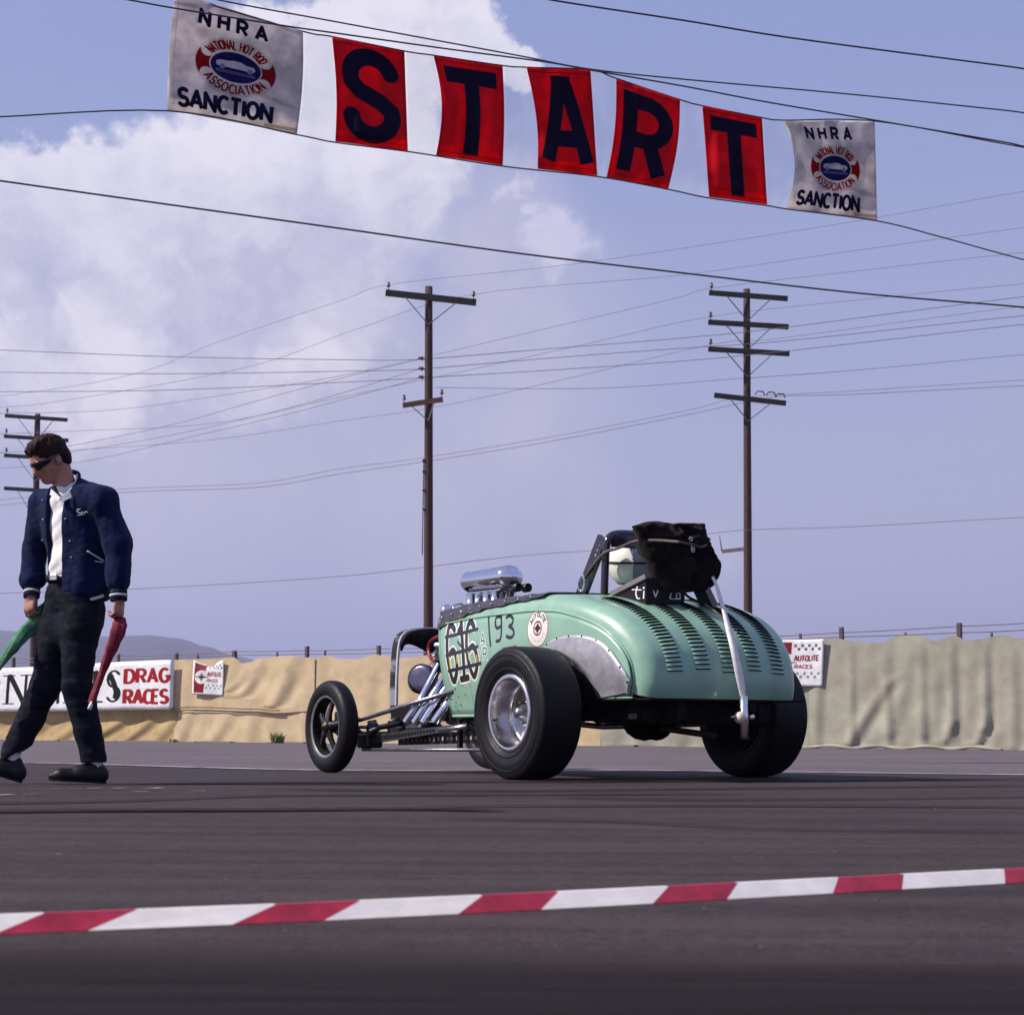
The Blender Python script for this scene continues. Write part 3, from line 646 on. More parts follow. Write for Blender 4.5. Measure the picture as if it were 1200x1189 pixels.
# two small placards on the fence
def placard(corners, label, flip):
    c = Canvas(512, 560, (.88, .88, .88))
    c.fill(rect(30, 30, 205, 530), (.50, .06, .10)); c.fill(ell(150, 285, 108, 112), (.9, .88, .86))
    c.stroke([(40, 285), (255, 285)], 12, (.12, .05, .06)); c.fill(lambda X, Y: np.abs((X-150)/60)**.6+np.abs((Y-285)/60)**.6-1, (.10, .04, .05))
    c.text('AUTOLITE', 235, 305, 62, 15, (.55, .22, .27), sx=.62, gap=.14); c.text('RACES', 245, 215, 40, 12, (.60, .30, .34), sx=1.0, gap=.22)
    for k in range(4):                                    # loose rows of checks
        for j in range(2):
            c.fill(rect(225+k*66+j*33, 470-j*42, 252+k*66+j*33, 505-j*42), (.25, .24, .26), .8); c.fill(rect(225+k*66+j*33, 95+j*42, 250+k*66+j*33, 130+j*42), (.42, .41, .44), .7)
    c.dirt(.10, 80); m = cloth_mat('placard_print', c, .6, .0)
    s = MB(); q = [onf(u, v, .13) for u, v in corners]; o0 = Vector((q[3].x, q[3].y, 0))
    def fn(a, b):
        p = q[3]*(1-a)*(1-b)+q[2]*a*(1-b)+q[0]*(1-a)*b+q[1]*a*b
        droop = flip*(-.10*math.sin(math.pi*min(1, a*1.15))*max(0, b-.75)*4)
        return p+Vector((0, 0, droop))+FN*(.03*math.sin(a*5+b*2)-abs(droop)*.5)-o0
    s.grid(fn, 20, 20); o = s.build('placard', m, label=label, cat='sign', group=None); o.location = o0; solidify(o, .004)
placard([(228, 773), (263, 774), (260, 815), (225, 813)], 'small red and white placard with a sagging top edge beside the white banner', 1)
placard([(903, 750), (966, 748.5), (963, 804), (901, 804)], 'red and white checked placard on the burlap behind the car\'s right rear wheel', 0)

# weeds at the foot of the fence
GRN = mat('weed_green', (.10, .14, .035), .8, var=.3)
for (u, n_, h_, lab) in [(336, 90, .26, 'green weed tuft at the foot of the fence left of the car'), (216, 26, .09, 'low dry weed under the small placard')]:
    b = fp(fs(u), 0, .3); s = MB()
    for k in range(n_):
        a = random.uniform(0, 6.28); r_ = random.uniform(0, .13); bx, by = math.cos(a)*r_, math.sin(a)*r_; L = h_*random.uniform(.5, 1); ln = random.uniform(-.12, .12); w_ = random.uniform(.008, .016); aa = random.uniform(0, 3.1)
        dx, dy = math.cos(aa)*w_, math.sin(aa)*w_
        s.add([(bx-dx, by-dy, 0), (bx+dx, by+dy, 0), (bx+ln*.5+dx, by+dy, L*.6), (bx+ln*.5-dx, by-dy, L*.6), (bx+ln*1.2, by, L)], [(0, 1, 2, 3), (3, 2, 4)], 0, False)
    o = s.build('weed_tuft', GRN, label=lab, cat='plant'); o.location = (b.x, b.y, -.002)

# ------------------------------------------------------------------ hills
HILL = mat('hill_scrub', (.085, .075, .06), .95, var=.3, scale=.004, col2=(.06, .06, .04))
s = MB(); DH = 2600
tab = [(-500, 765), (-300, 748), (-120, 738), (0, 740), (40, 743), (80, 750), (105, 753), (140, 749), (195, 747), (225, 750), (255, 759), (285, 769), (320, 776), (400, 790), (560, 806), (760, 815), (1000, 820), (1300, 815), (1700, 835)]
def hz(u):
    for a, b in zip(tab, tab[1:]):
        if u <= b[0]:
            t = (u-a[0])/(b[0]-a[0]); t = max(0, t)*max(0, t)*(3-2*max(0, t)); v = a[1]+(b[1]-a[1])*t; return v
    return tab[-1][1]
def hf(a, b):
    u = -500+2200*a; v = hz(u); y = DH-500+1400*b; x = (u-600)/F*DH*(1+.1*b); prof = math.sin(min(1, b/.36)*math.pi/2) if b < .36 else math.cos((b-.36)/.64*math.pi/2)
    h = (856-v)/F*DH*1.0+CAM_H; n_ = math.sin(x*.012+b*9)*math.sin(x*.005+2+b*5)*5*(1-prof)
    return (x, y, h*max(0, prof)+n_-1)
s.grid(hf, 260, 24); s.build('hills', HILL, kind='structure')
# haze between here and the hills
hz_m = bpy.data.materials.new('haze'); hz_m.use_nodes = True; t = hz_m.node_tree; t.nodes.clear(); k = NT(t)
vp = k.n('ShaderNodeVolumePrincipled'); vp.inputs['Color'].default_value = (.62, .64, 1.0, 1); vp.inputs['Density'].default_value = 2.8e-4; vp.inputs['Anisotropy'].default_value = .3
t.links.new(vp.outputs[0], k.n('ShaderNodeOutputMaterial').inputs['Volume'])
s = MB(); s.box((0, 600, 99), (8400, 7600, 202)); s.build('haze', hz_m, kind='stuff', label='thin bluish air between the strip and the hills')

# ------------------------------------------------------------------ utility poles
def pole(u0, vtop, ubase, Y, width_px, label, arms, extras=None):
    top_ = P(u0, vtop, Y); base = P(ubase, 850, Y); base = Vector((base.x, Y, 0)); h = top_.z; rt = width_px/2*Y/F*.85; rb = width_px/2*Y/F*1.15
    t = thing('utility_pole', tuple(base), label=label, cat='utility pole', group='utility poles behind the fence')
    s = MB(); lean = top_.x-base.x; s.tube([(lean*k/8, 0, h*k/8) for k in range(9)], [rb+(rt-rb)*k/8 for k in range(9)], 12, 0); s.build('pole_shaft', WOOD, t)
    def cx(z): return lean*z/h
    for (ua, va, ub, vb_, th, kind, br) in arms:
        a = P(ua, va, Y-.18); b = P(ub, vb_, Y-.18); a -= base; b -= base; s = MB(); s.bar(a, b, .10, th, 0)
        s.build('crossarm', ARMW2 if kind == 'new' else ARMW, t)
        zc = (a.z+b.z)/2; drop = br
        if br:
            for f in (.22, .78):
                p = a.lerp(b, f); s = MB(); s.bar(p+Vector((0, -.06, -th/2)), (cx(zc-drop), -.12-rt*.5, zc-drop), .035, .02, 0); s.build('arm_brace', mat('galvanised', (.16, .15, .17), .6, .5), t)
        ins = [0.03] if kind != 'both' and kind != 'new' else [.03, .97]
        if kind == 'none': ins = []
        for f in ins:
            p = a.lerp(b, f); s = MB(); s.lathe([(0, .012), (.10, .012), (.10, .05), (.14, .055), (.15, .03), (.19, .045), (.23, .03), (.24, .0)], 10, 0, p+Vector((0, 0, th/2-.01)), (0, 0, 1)); s.build('insulator', GLASSI, t)
    if extras: extras(t, base, rt, cx, Y)
    return t
def ex2(t, base, rt, cx, Y):
    for v in (421, 433, 443):
        p = P(492, v, Y)-base; s = MB(); s.lathe([(0, .02), (.10, .02), (.10, .055), (.14, .06), (.16, .035), (.20, .05), (.24, .01)], 10, 0, (cx(p.z)-rt*.5, -.02, p.z), (-1, 0, .15)); s.build('insulator', GLASSI, t)
    s = MB()
    for v in (540, 553, 575, 597): p = P(497, v, Y)-base; s.box((cx(p.z)-rt*1.1, -.05, p.z), (.10, .10, .05), m=0)
    pz = P(497, 538, Y)-base; s.tube([(cx(pz.z)-rt*1.25, -.05, pz.z), (cx(pz.z)-rt*1.35, -.05, pz.z-2.6)], .015, 6, 0); s.build('cable_bracket', ARMW, t)
def ex3(t, base, rt, cx, Y):
    a = P(873, 643, Y)-base; b = P(846, 646, Y)-base; c = P(843, 627, Y)-base; s = MB(); s.bar(a, b, .05, .10, 0); s.build('side_bracket', mat('bracket_wood', (.30, .24, .24), .8), t)
    s = MB(); s.tube([b, c], .018, 6, 0); s.build('bracket_arm', WIREF, t)
    for u, v in ((890, 463), (903, 464), (914, 466)):
        p = P(u, v, Y-.18)-base; s = MB(); s.tube([p+Vector((-.12, 0, .02)), p+Vector((-.05, 0, .11)), p+Vector((.10, 0, .10)), p+Vector((.14, 0, .0))], .02, 6, 0); s.build('insulator', GLASSI, t)
pole(502.5, 336, 502, 48, 10.5, 'tall brown utility pole rising behind the front of the green car', [(452, 343, 558, 354.5, .17, 'both', .75), (472, 475, 519, 468, .13, 'new', .5)], ex2)
pole(875, 339, 877, 48, 9.5, 'utility pole with four crossarms rising behind the rear of the green car', [(831, 343, 923, 350, .13, 'one', .7), (830, 377.5, 924, 383, .13, 'one', .7), (830, 409, 925, 414.5, .13, 'one', .7), (837, 463, 921, 472.5, .13, 'none', .6)], ex3)
pole(44, 485, 38, 66, 8.0, 'distant utility pole partly hidden behind the walking flagman', [(6, 487, 79, 492, .13, 'one', .9), (5, 511, 80, 516, .13, 'one', .9), (5, 533.5, 80, 538, .13, 'one', .9), (5, 572, 79, 576.5, .13, 'none', 1.1)])

# ------------------------------------------------------------------ wires
def wire(tab, label, r=.011, Ya=48, Yb=48, m=WIREF, name='power_line', group='thin power lines strung between the poles'):
    tab = list(tab); u0, u1 = tab[0][0], tab[-1][0]
    if u0 < 20: (a, b), (c, d) = tab[0], tab[1]; tab = [(a-k, b-(d-b)/(c-a)*k*.8) for k in (700, 350)]+tab
    if u1 > 1150: (a, b), (c, d) = tab[-2], tab[-1]; tab = tab+[(c+k, d+(d-b)/(c-a)*k*.8) for k in (350, 700)]
    cp = catmull([(u, v) for u, v in tab], 8)
    pts = [P(u, v, Ya+(Yb-Ya)*(u-u0)/(u1-u0)) for u, v in cp]; o0 = pts[0]
    s = MB(); s.tube([p-o0 for p in pts], r*(.8 if m is WIREF else 1), 5, 0); o = s.build(name, m, label=label, cat='wire', group=group); o.location = o0; return o
wire([(-40, 470), (150, 440), (260, 399), (400, 352), (460, 333), (650, 312), (800, 291), (1010, 258), (1240, 218)], 'highest thin power line passing over the left pole, rising to the right', .009, 60, 44)
wire([(-40, 480), (70, 470), (290, 430), (420, 385), (555, 345), (800, 322), (1000, 294), (1240, 262)], 'thin power line meeting the right end of the top crossarm of the tall left pole', .009, 58, 46)
wire([(-30, 486), (7, 484), (135, 480), (300, 457), (400, 440), (500, 418), (640, 385), (790, 350), (833, 338), (1000, 318), (1240, 292)], 'power line from the distant pole to the top crossarm of the four-armed pole', .011, 66, 46)
wire([(-30, 510), (5, 508), (85, 505), (250, 496), (400, 465), (520, 440), (700, 400), (833, 371), (1000, 352), (1240, 329)], 'power line to the second crossarm of the four-armed pole', .011, 66, 46)
wire([(-30, 533), (5, 530), (90, 527), (250, 515), (400, 493), (510, 477), (650, 447), (833, 404), (900, 398), (1000, 385), (1240, 354)], 'power line to the third crossarm of the four-armed pole', .011, 66, 46)
wire([(-40, 409), (0, 410), (200, 418), (400, 421.5), (490, 421), (640, 409), (800, 396), (925, 383), (1240, 343)], 'power line tied to the top side insulator of the tall left pole', .012, 49, 47)
wire([(-40, 435), (0, 436), (200, 438), (400, 435), (490, 432.5), (640, 420), (800, 408), (925, 399), (1240, 366)], 'power line tied to the middle side insulator of the tall left pole', .012, 49, 47)
wire([(-40, 459), (0, 459), (200, 457), (400, 448), (490, 443), (640, 434), (800, 423), (925, 411), (1240, 376)], 'power line tied to the lowest side insulator of the tall left pole', .012, 49, 47)
wire([(80, 523), (200, 498), (300, 470), (400, 443), (490, 421.5)], 'power line descending from the top side insulator to the distant pole', .012, 66, 48)
wire([(80, 530), (200, 510), (350, 475), (490, 433)], 'power line descending from the middle side insulator to the distant pole', .012, 66, 48)
wire([(-30, 550), (95, 541), (240, 508), (350, 482), (490, 444)], 'power line descending from the lowest side insulator to the distant pole', .012, 66, 48)
wire([(510, 454), (700, 455), (860, 444), (1000, 434), (1240, 412)], 'thin power line running level to the right of the tall left pole', .009)
wire([(-30, 588), (140, 573), (300, 566), (400, 549), (497, 536), (640, 513), (800, 482), (870, 466), (1000, 458), (1240, 443)], 'upper of two close cables sagging below the small crossarm', .010, 60, 46)
wire([(-30, 595), (140, 577), (300, 571), (400, 555), (497, 541), (640, 518), (800, 487), (870, 472), (920, 464), (1000, 462), (1240, 450)], 'lower of two close cables sagging below the small crossarm', .012, 60, 46)
wire([(-30, 699), (0, 695), (155, 690), (400, 675), (600, 652), (700, 644), (800, 630), (873, 621), (1000, 617), (1240, 604)], 'lone low wire crossing behind the car above the fence', .010, 50, 46)
NB = 'dark cables strung close overhead'
wire([(600, -12), (645, 0), (800, 24), (930, 45), (1173, 77), (1240, 85)], 'dark overhead cable crossing the top right corner', .009, 15, 17, WIRE, 'overhead_cable', NB)
wire([(180, -20), (255, 0), (400, 27), (600, 64), (690, 81), (800, 93), (1000, 111), (1173, 129), (1240, 136)], 'dark overhead cable just above the start banner that stays high on the right', .008, 16, 18, WIRE, 'overhead_cable', NB)
wire([(100, -8), (150, 0), (205, 10), (330, 30), (400, 40), (520, 57), (640, 73), (690, 82), (800, 101), (900, 120), (1025, 141), (1173, 166), (1240, 178)], 'dark overhead cable crossing in front of the left sanction sign', .008, 14.5, 17.5, WIRE, 'overhead_cable', NB)
wire([(-60, 203), (0, 212), (220, 243), (400, 268), (600, 296), (800, 320), (1000, 343), (1176, 358), (1240, 363)], 'single dark cable sweeping below the start banner across the whole sky', .009, 15, 17, WIRE, 'overhead_cable', NB)

# ------------------------------------------------------------------ START banner
RED_C = (.92, .02, .13); NAVY = (.10, .03, .22)
def bd(u): return 16+(u-200)/828*2.3
B0 = P(600, 130, bd(600)); banner = thing('start_banner', tuple(B0), label='overhead race banner of red letter panels spelling START between two white sanction signs', cat='banner')
def panel(name, m, tl, tr, br, bl, lc=0.0, rc=0.0, wav=.03, seed=0, nu=26, nv=30, off=0.0, **k):
    s = MB(); A, B, C, D_ = [Vector((x, y, 0)) for x, y in (tl, tr, br, bl)]; r = np.random.RandomState(seed); ph = r.rand(6)*6.28
    def fn(a, b):
        t = 1-b; p = A*(1-a)*b+B*a*b+C*a*t+D_*(1-a)*t; p.x += (lc*(1-a)+rc*a)*math.sin(math.pi*t); p.y += 1.2*math.sin(a*math.pi)*math.sin(math.pi*b)*0
        y = bd(p.x)+off+wav*math.sin(a*5+ph[0]+b*2)*math.sin(math.pi*min(1, t*1.2+.15))+wav*.6*math.sin(t*6+ph[1]+a*1.5)+wav*.4*math.sin(a*13+ph[2])*t
        y += .006*math.sin(t*21+a*7+ph[3])*math.sin(a*3+ph[4])+.004*math.sin(a*29+ph[5]+t*3)
        if t > .88: y += (t-.88)*.8                      # lower hem turned back round the rope
        return P(p.x, p.y, y)-B0
    s.grid(fn, nu, nv); return s.build(name, m, banner, **k)
def letter_canvas(kind):
    c = Canvas(420, 600, RED_C)
    X = lambda x: 42+x*340; Y = lambda y: 62+y*470
    wd = 96
    if kind == 'S': st = [[(X(a), Y(b)) for a, b in arc(.50, .73, .36, .245, 8, 180, 18)+[(.16, .64), (.30, .54), (.66, .43), (.84, .33)]+arc(.50, .26, .36, .25, 0, -180, 18)[0:]]]
    if kind == 'T': st = [[(X(.02), Y(.93)), (X(.98), Y(.93))], [(X(.5), Y(.93)), (X(.5), Y(-.06))]]
    if kind == 'A': st = [[(X(.10), Y(0)), (X(.44), Y(.95))], [(X(.56), Y(.95)), (X(.92), Y(0))], [(X(.3), Y(.95)), (X(.68), Y(.95))], [(X(.24), Y(.28)), (X(.78), Y(.28))]]
    if kind == 'R': st = [[(X(.16), Y(0)), (X(.16), Y(1.04))], [(X(.06), Y(.93)), (X(.5), Y(.93))]+[(X(a), Y(b)) for a, b in arc(.5, .68, .36, .25, 90, -90, 16)]+[(X(.16), Y(.43))], [(X(.52), Y(.48)), (X(.86), Y(0))]]
    for p in st: c.stroke(p, wd if kind != 'S' else 100, NAVY, True)
    c.stroke([(12, 12), (12, 588)], 3, (.55, .01, .09)); c.stroke([(408, 12), (408, 588)], 3, (.55, .01, .09)); c.stroke([(0, 575), (420, 575)], 4, (.55, .01, .09)); c.stroke([(0, 30), (420, 30)], 4, (.55, .01, .09))
    if kind == 'A': c.fill(rect(X(.32), Y(.86), X(.68), Y(1.02)), NAVY)
    c.dirt(.10, 120); return c
LM = {k_: cloth_mat('letter_'+k_+'_cloth', letter_canvas(k_), .9, .5) for k_ in 'STAR'}
NET = bpy.data.materials.new('sheer_netting'); NET.use_nodes = True; t = NET.node_tree; t.nodes.clear(); k = NT(t)
b = k.n('ShaderNodeBsdfTranslucent', i_Color=(.9, .9, .95, 1)); df = k.n('ShaderNodeBsdfDiffuse', i_Color=(.9, .9, .95, 1)); m1 = k.n('ShaderNodeMixShader', i_0=.5, i_1=b, i_2=df)
m2 = k.n('ShaderNodeMixShader', i_0=.20, i_1=k.n('ShaderNodeBsdfTransparent'), i_2=m1); t.links.new(m2.outputs[0], k.n('ShaderNodeOutputMaterial').inputs[0])
def sanction():
    c = Canvas(1200, 1060, (.92, .89, .88)); NV = (.12, .11, .30); RR = (.62, .04, .09); BL = (.14, .12, .42)
    c.text('NHRA', 250, 850, 125, 34, NV, sx=1.05, gap=.72)
    c.text('SANCTION', 105, 70, 150, 38, NV, sx=.93, gap=.20)
    cx, cy = 600, 520; c.fill(ell(cx, cy, 372, 275), (.86, .83, .84)); c.fill(ell(cx, cy, 360, 262), RR)
    for (lo, hi) in [(28, 152), (208, 332)]:
        a = np.linspace(R(lo), R(hi), 30); inner = [(cx+305*math.cos(q), cy+212*math.sin(q)) for q in a]; c.stroke(inner, 126, (.86, .83, .82), True)
    c.fill(ell(cx, cy, 238, 152), (.86, .84, .86)); c.fill(ell(cx, cy, 226, 141), BL)
    def ringtext(txt, a0, a1, sgn, rx, ry, h, wd):
        tot = sum(FONT[ch][0]+.22 for ch in txt)-.22
        def tf(px, py):
            q = R(a0+(a1-a0)*(px/tot)); rr = py if sgn > 0 else 1-py; return (cx+(rx+rr*h)*math.cos(q), cy+(ry+rr*h)*math.sin(q))
        x = 0
        for ch in txt:
            wch, st = FONT[ch]
            for p in st:
                q = []
                for (p0, p1) in zip(p, p[1:]):
                    q += [tf(x+p0[0]+(p1[0]-p0[0])*j/3, p0[1]+(p1[1]-p0[1])*j/3) for j in range(3)]
                q.append(tf(x+p[-1][0], p[-1][1])); c.stroke(q, wd, RR, True)
            x += wch+.22
    ringtext('NATIONAL HOT ROD', 148, 32, 1, 252, 168, 82, 14); ringtext('ASSOCIATION', 212, 328, -1, 252, 168, 82, 15)
    # pale side view of a car inside the badge
    pts = np.array([(-175, 30), (-150, 45), (-60, 52), (-20, 62), (50, 60), (90, 42), (165, 36), (178, 8), (160, -12), (-165, -10), (-178, 5)])
    def poly(X, Y):
        px = X-cx; py = Y-cy; ins = np.zeros(X.shape, bool); d = np.full(X.shape, 1e9)
        for i in range(len(pts)):
            a, b_ = pts[i], pts[(i+1) % len(pts)]; cond = ((a[1] > py) != (b_[1] > py)); xi = (b_[0]-a[0])*(py-a[1])/(b_[1]-a[1]+1e-9)+a[0]; ins ^= cond & (px < xi)
            ab = b_-a; tt = np.clip(((px-a[0])*ab[0]+(py-a[1])*ab[1])/(ab**2).sum(), 0, 1); d = np.minimum(d, np.hypot(px-a[0]-tt*ab[0], py-a[1]-tt*ab[1]))
        return np.where(ins, -d, d)
    c.fill(poly, (.80, .78, .82)); 
    for wx in (-120, 128): c.fill(ell(cx+wx, cy-8, 26, 24), (.66, .64, .74)); c.fill(ell(cx+wx, cy-8, 12, 11), (.4, .38, .6))
    c.stroke([(cx-165, cy-52), (cx+165, cy-52)], 24, (.50, .48, .66)); c.stroke([(cx-150, cy-52), (cx+150, cy-52)], 8, (.25, .23, .5))
    c.stroke([(60, 60), (40, 1000)], 5, (.70, .66, .64), alpha=.6); c.stroke([(760, 330), (1180, 250)], 40, (.70, .62, .55), alpha=.25); c.stroke([(1180, 40), (900, 30)], 30, (.62, .52, .42), alpha=.4)
    c.dirt(.16, 200); return c
SM = cloth_mat('sanction_cloth', sanction(), .9, .6)
corners = [('sanction_sign', SM, (206, -9), (355, 37), (348, 157), (196, 129), -3, 3),
           ('letter_panel', LM['S'], (389, 43), (474, 60), (478, 177), (393, 166), 3, 0),
           ('letter_panel', LM['T'], (508, 65), (589, 77), (589, 194), (511, 182), 8, 2),
           ('letter_panel', LM['A'], (617, 79), (692, 82), (700, 206), (630, 198), 5, 0),
           ('letter_panel', LM['R'], (722, 92), (797, 117), (783, 222), (711, 208), 4, 4),
           ('letter_panel', LM['T'], (823, 124), (893, 138), (899, 240), (831, 231), 0, 0),
           ('sanction_sign', SM, (919, 141), (1025, 142), (1028, 258), (922, 244), 11, 0)]
names = ['left sanction sign', 'red panel with a navy letter S', 'red panel with a navy letter T beside the S', 'red panel with a navy letter A', 'red panel with a navy letter R', 'red panel with a navy letter T at the right end', 'right sanction sign']
for i, (nm, m, tl, tr, br, bl, lc, rc) in enumerate(corners):
    solidify(panel(nm, m, tl, tr, br, bl, lc, rc, seed=i, label=names[i], wav=.055, nu=40, nv=44), .003)
for i in range(6):
    a, b = corners[i], corners[i+1]
    panel('sheer_panel', NET, (a[3][0]+2, a[3][1]), (b[2][0]-1, b[2][1]), (b[5][0]-1, b[5][1]), (a[4][0]+2, a[4][1]), a[7], b[6], .01, 20+i, 8, 14, .02)
def rope(tab, r=.007):
    cp = catmull(tab, 6); s = MB(); s.tube([P(u, v, bd(u)-.01)-B0 for u, v in cp], r, 6, 0); s.build('rope', WIRE, banner)
rope([(150, -40), (206, -9), (238, 3), (355, 37), (389, 43), (474, 60), (508, 65), (589, 77), (617, 79), (692, 82), (722, 92), (797, 117), (823, 124), (893, 138), (919, 141), (1025, 142), (1173, 168), (1240, 180)])
rope([(-60, 139), (0, 137), (196, 130), (348, 158), (393, 167), (480, 178), (590, 195), (700, 207), (783, 222), (830, 232), (899, 241), (922, 245), (1028, 259), (1100, 277), (1176, 298), (1240, 315)])
# ================================================================== THE CAR
CAR_LOC = Vector((0.81, 10.96, 0)); CAR_RZ = R(33)
CARM = Matrix.Translation(CAR_LOC) @ Matrix.Rotation(CAR_RZ, 4, 'Z'); CARI = CARM.inverted()
car = thing('drag_racing_roadster', tuple(CAR_LOC), CAR_RZ, label='mint green open drag racing roadster with exposed engine, fat rear slicks and skinny front wheels', cat='race car')
def LX(u, v, x):                 # point of the car's own plane x = const seen at a photo pixel
    o = CARI @ Vector((0, 0, CAM_H)); d = (CARI.to_3x3() @ ray(u, v)); k = (x-o.x)/d.x; return o+d*k
def LY(u, v, y):
    o = CARI @ Vector((0, 0, CAM_H)); d = (CARI.to_3x3() @ ray(u, v)); k = (y-o.y)/d.y; return o+d*k
GCOL = (.245, .415, .310)
MINT = mat('mint_green_paint', GCOL, .36, var=.10, scale=4, spec=.45, coat=.25, col2=tuple(c*.86 for c in GCOL))
b = pnode(MINT)
# body shape -----------------------------------------------------------------
PROF = catmull([(1.60, 1.095), (1.30, 1.113), (1.0, 1.120), (.6, 1.120), (.25, 1.118), (-.05, 1.095), (-.30, 1.050), (-.50, .985), (-.655, .888), (-.760, .765), (-.806, .645), (-.814, .54), (-.798, .458)], 6)
PR = [Vector((p[0], p[1])) for p in PROF]; NP = len(PR)
def pnorm(i):
    a = PR[max(i-1, 0)]; b_ = PR[min(i+1, NP-1)]; d = (b_-a).normalized(); return Vector((d.y, -d.x))
PN = []
for i in range(NP):
    a = PR[max(i-1, 0)]; b_ = PR[min(i+1, NP-1)]; d = (b_-a).normalized(); PN.append(Vector((d.y, -d.x)))       # inward or outward fixed below
if PN[10].y < 0: PN = [-n for n in PN]                      # outward (up / rearwards)
def hw(y):
    tab = [(-.9, .565), (-.6, .605), (-.2, .632), (.3, .630), (.8, .585), (1.2, .535), (1.6, .50)]
    if y <= tab[0][0]: return tab[0][1]
    for a, b_ in zip(tab, tab[1:]):
        if y <= b_[0]: t = (y-a[0])/(b_[0]-a[0]); return a[1]+(b_[1]-a[1])*t
    return tab[-1][1]
RC = .095
def deck(sx, i, out=0.0):        # sx in [-1,1] across, i = profile index (float)
    i0 = int(min(i, NP-1.001)); f = i-i0; p = PR[i0].lerp(PR[i0+1], f); n = PN[i0].lerp(PN[i0+1], f).normalized()
    wd = hw(p.x); x = sx*wd; q = max(0, (abs(x)-(wd-RC))/RC); q = min(q, 1); e = RC*(1-math.sqrt(max(0, 1-q*q)))+(.022+.03*max(0, min(1, -p.x*1.6)))*(x/wd)**2
    e -= out*math.sqrt(max(0, 1-q*q)); x += math.copysign(out*q, x) if q > 0 else 0
    pp = p-n*e; return Vector((x, pp.x, pp.y))
def sxl(wd):
    xs = []
    for k in range(9): th = (1-k/8)*math.pi/2; xs.append(-(wd-RC+RC*math.sin(th))/wd)
    for k in range(1, 14): xs.append(-(1-RC/wd)+2*(1-RC/wd)*k/14)
    return xs+[-x for x in xs[8::-1]]
def zb(y): return .375 if y > .42 else (.47 if y < .30 else .47-(y-.30)/.12*.095)
s = MB(); rows = []
for i in range(NP): rows.append([deck(sx, i) for sx in sxl(hw(PR[i].x))])
nc = len(rows[0]); s.add([p for r_ in rows for p in r_], [(i*nc+k, (i+1)*nc+k, (i+1)*nc+k+1, i*nc+k+1) for i in range(NP-1) for k in range(nc-1)], 0)
body = s.build('body', [MINT], car)
def side_pt(sd, i, k, out=0.0):  # k 0..1 from the shoulder bead down to the sill
    q = deck(sd, i); wd = hw(q.y); y0 = q.y; z = q.z+(zb(max(y0, -.86))-q.z)*k
    bul = .020*math.sin(math.pi*min(1, k*1.1))-.05*k*k; yy = y0+(0.03*k if y0 < -.5 else 0)-.10*k*max(0, (y0-1.1)/.5)
    return Vector((sd*(wd+bul+out), yy, z))
def side_x(y, z):
    i = min(range(NP), key=lambda i_: abs(deck(-1, i_).y-y) + (0 if deck(-1, i_).z > z-.02 else 5)); q = deck(-1, i); kk = 0 if q.z <= zb(y)+.01 else max(0, min(1, (q.z-z)/(q.z-zb(max(y, -.86))))); return side_pt(-1, i, kk).x
def LS(u, v):                    # point of the left flank seen at a photo pixel
    x = -.58
    for _ in range(4): p = LX(u, v, x); x = side_x(p.y, p.z)
    return LX(u, v, x)
PY0, PY1, PZ0, PZ1 = -.90, 1.60, .30, 1.20       # print area on the side
CW, CHH = 2400, 864
side_c = Canvas(CW, CHH, tuple(x**(1/2.2) for x in GCOL))
def px(u, v, x=None): p = LS(u, v); return ((p.y-PY0)/(PY1-PY0)*CW, (p.z-PZ0)/(PZ1-PZ0)*CHH)
# (front of the car is at high y = high canvas x; the side is seen from its left, so reading direction runs towards low x)
WH = (.86, .86, .82); BK = (.05, .06, .05); YE = (.80, .66, .05)
def spx(pts, x=None): return [px(u, v) for u, v in pts]
n6a = [(533, 738), (530.5, 733), (527, 735), (524.5, 748), (524.5, 766), (527, 784), (531, 797), (534, 794), (535.5, 782), (534.5, 770), (531, 762), (526, 768)]
n1 = [(538, 740), (540.5, 733), (541, 731), (543, 765), (544.5, 794)]; n1b = [(540.5, 795.5), (549, 793.5)]; n1c = [(536, 748), (541, 758), (547, 768)]
n6b = [(556, 735), (553.5, 729), (549.5, 731.5), (547, 744), (547.5, 762), (550.5, 780), (555, 791.5), (558.5, 788), (560, 776), (558, 764), (554, 757), (549, 763)]
for q in (n6a, n1, n1b, n6b): side_c.stroke(catmull(spx(q), 5), 68, WH)
for q in (n6a, n1, n1b, n6b): side_c.stroke(catmull(spx(q), 5), 41, BK)
for q in ([(526, 766), (527.5, 779), (528, 782)], [(535.3, 768), (536, 776)], [(549, 760), (550, 772)], [(559, 768), (559.5, 776)]): side_c.stroke(spx(q), 17, YE)
for q in ([(524, 745), (526, 738)], [(551, 738), (550, 744)]): side_c.stroke(spx(q), 12, (.45, .15, .08))
side_c.stroke(spx([(537, 752), (546, 764)]), 16, BK)
for q in ([(522.5, 746.5), (560, 737)], [(523, 768), (560.5, 757.5)], [(526, 786), (563.5, 777)]): side_c.stroke(spx(q), 22, BK)
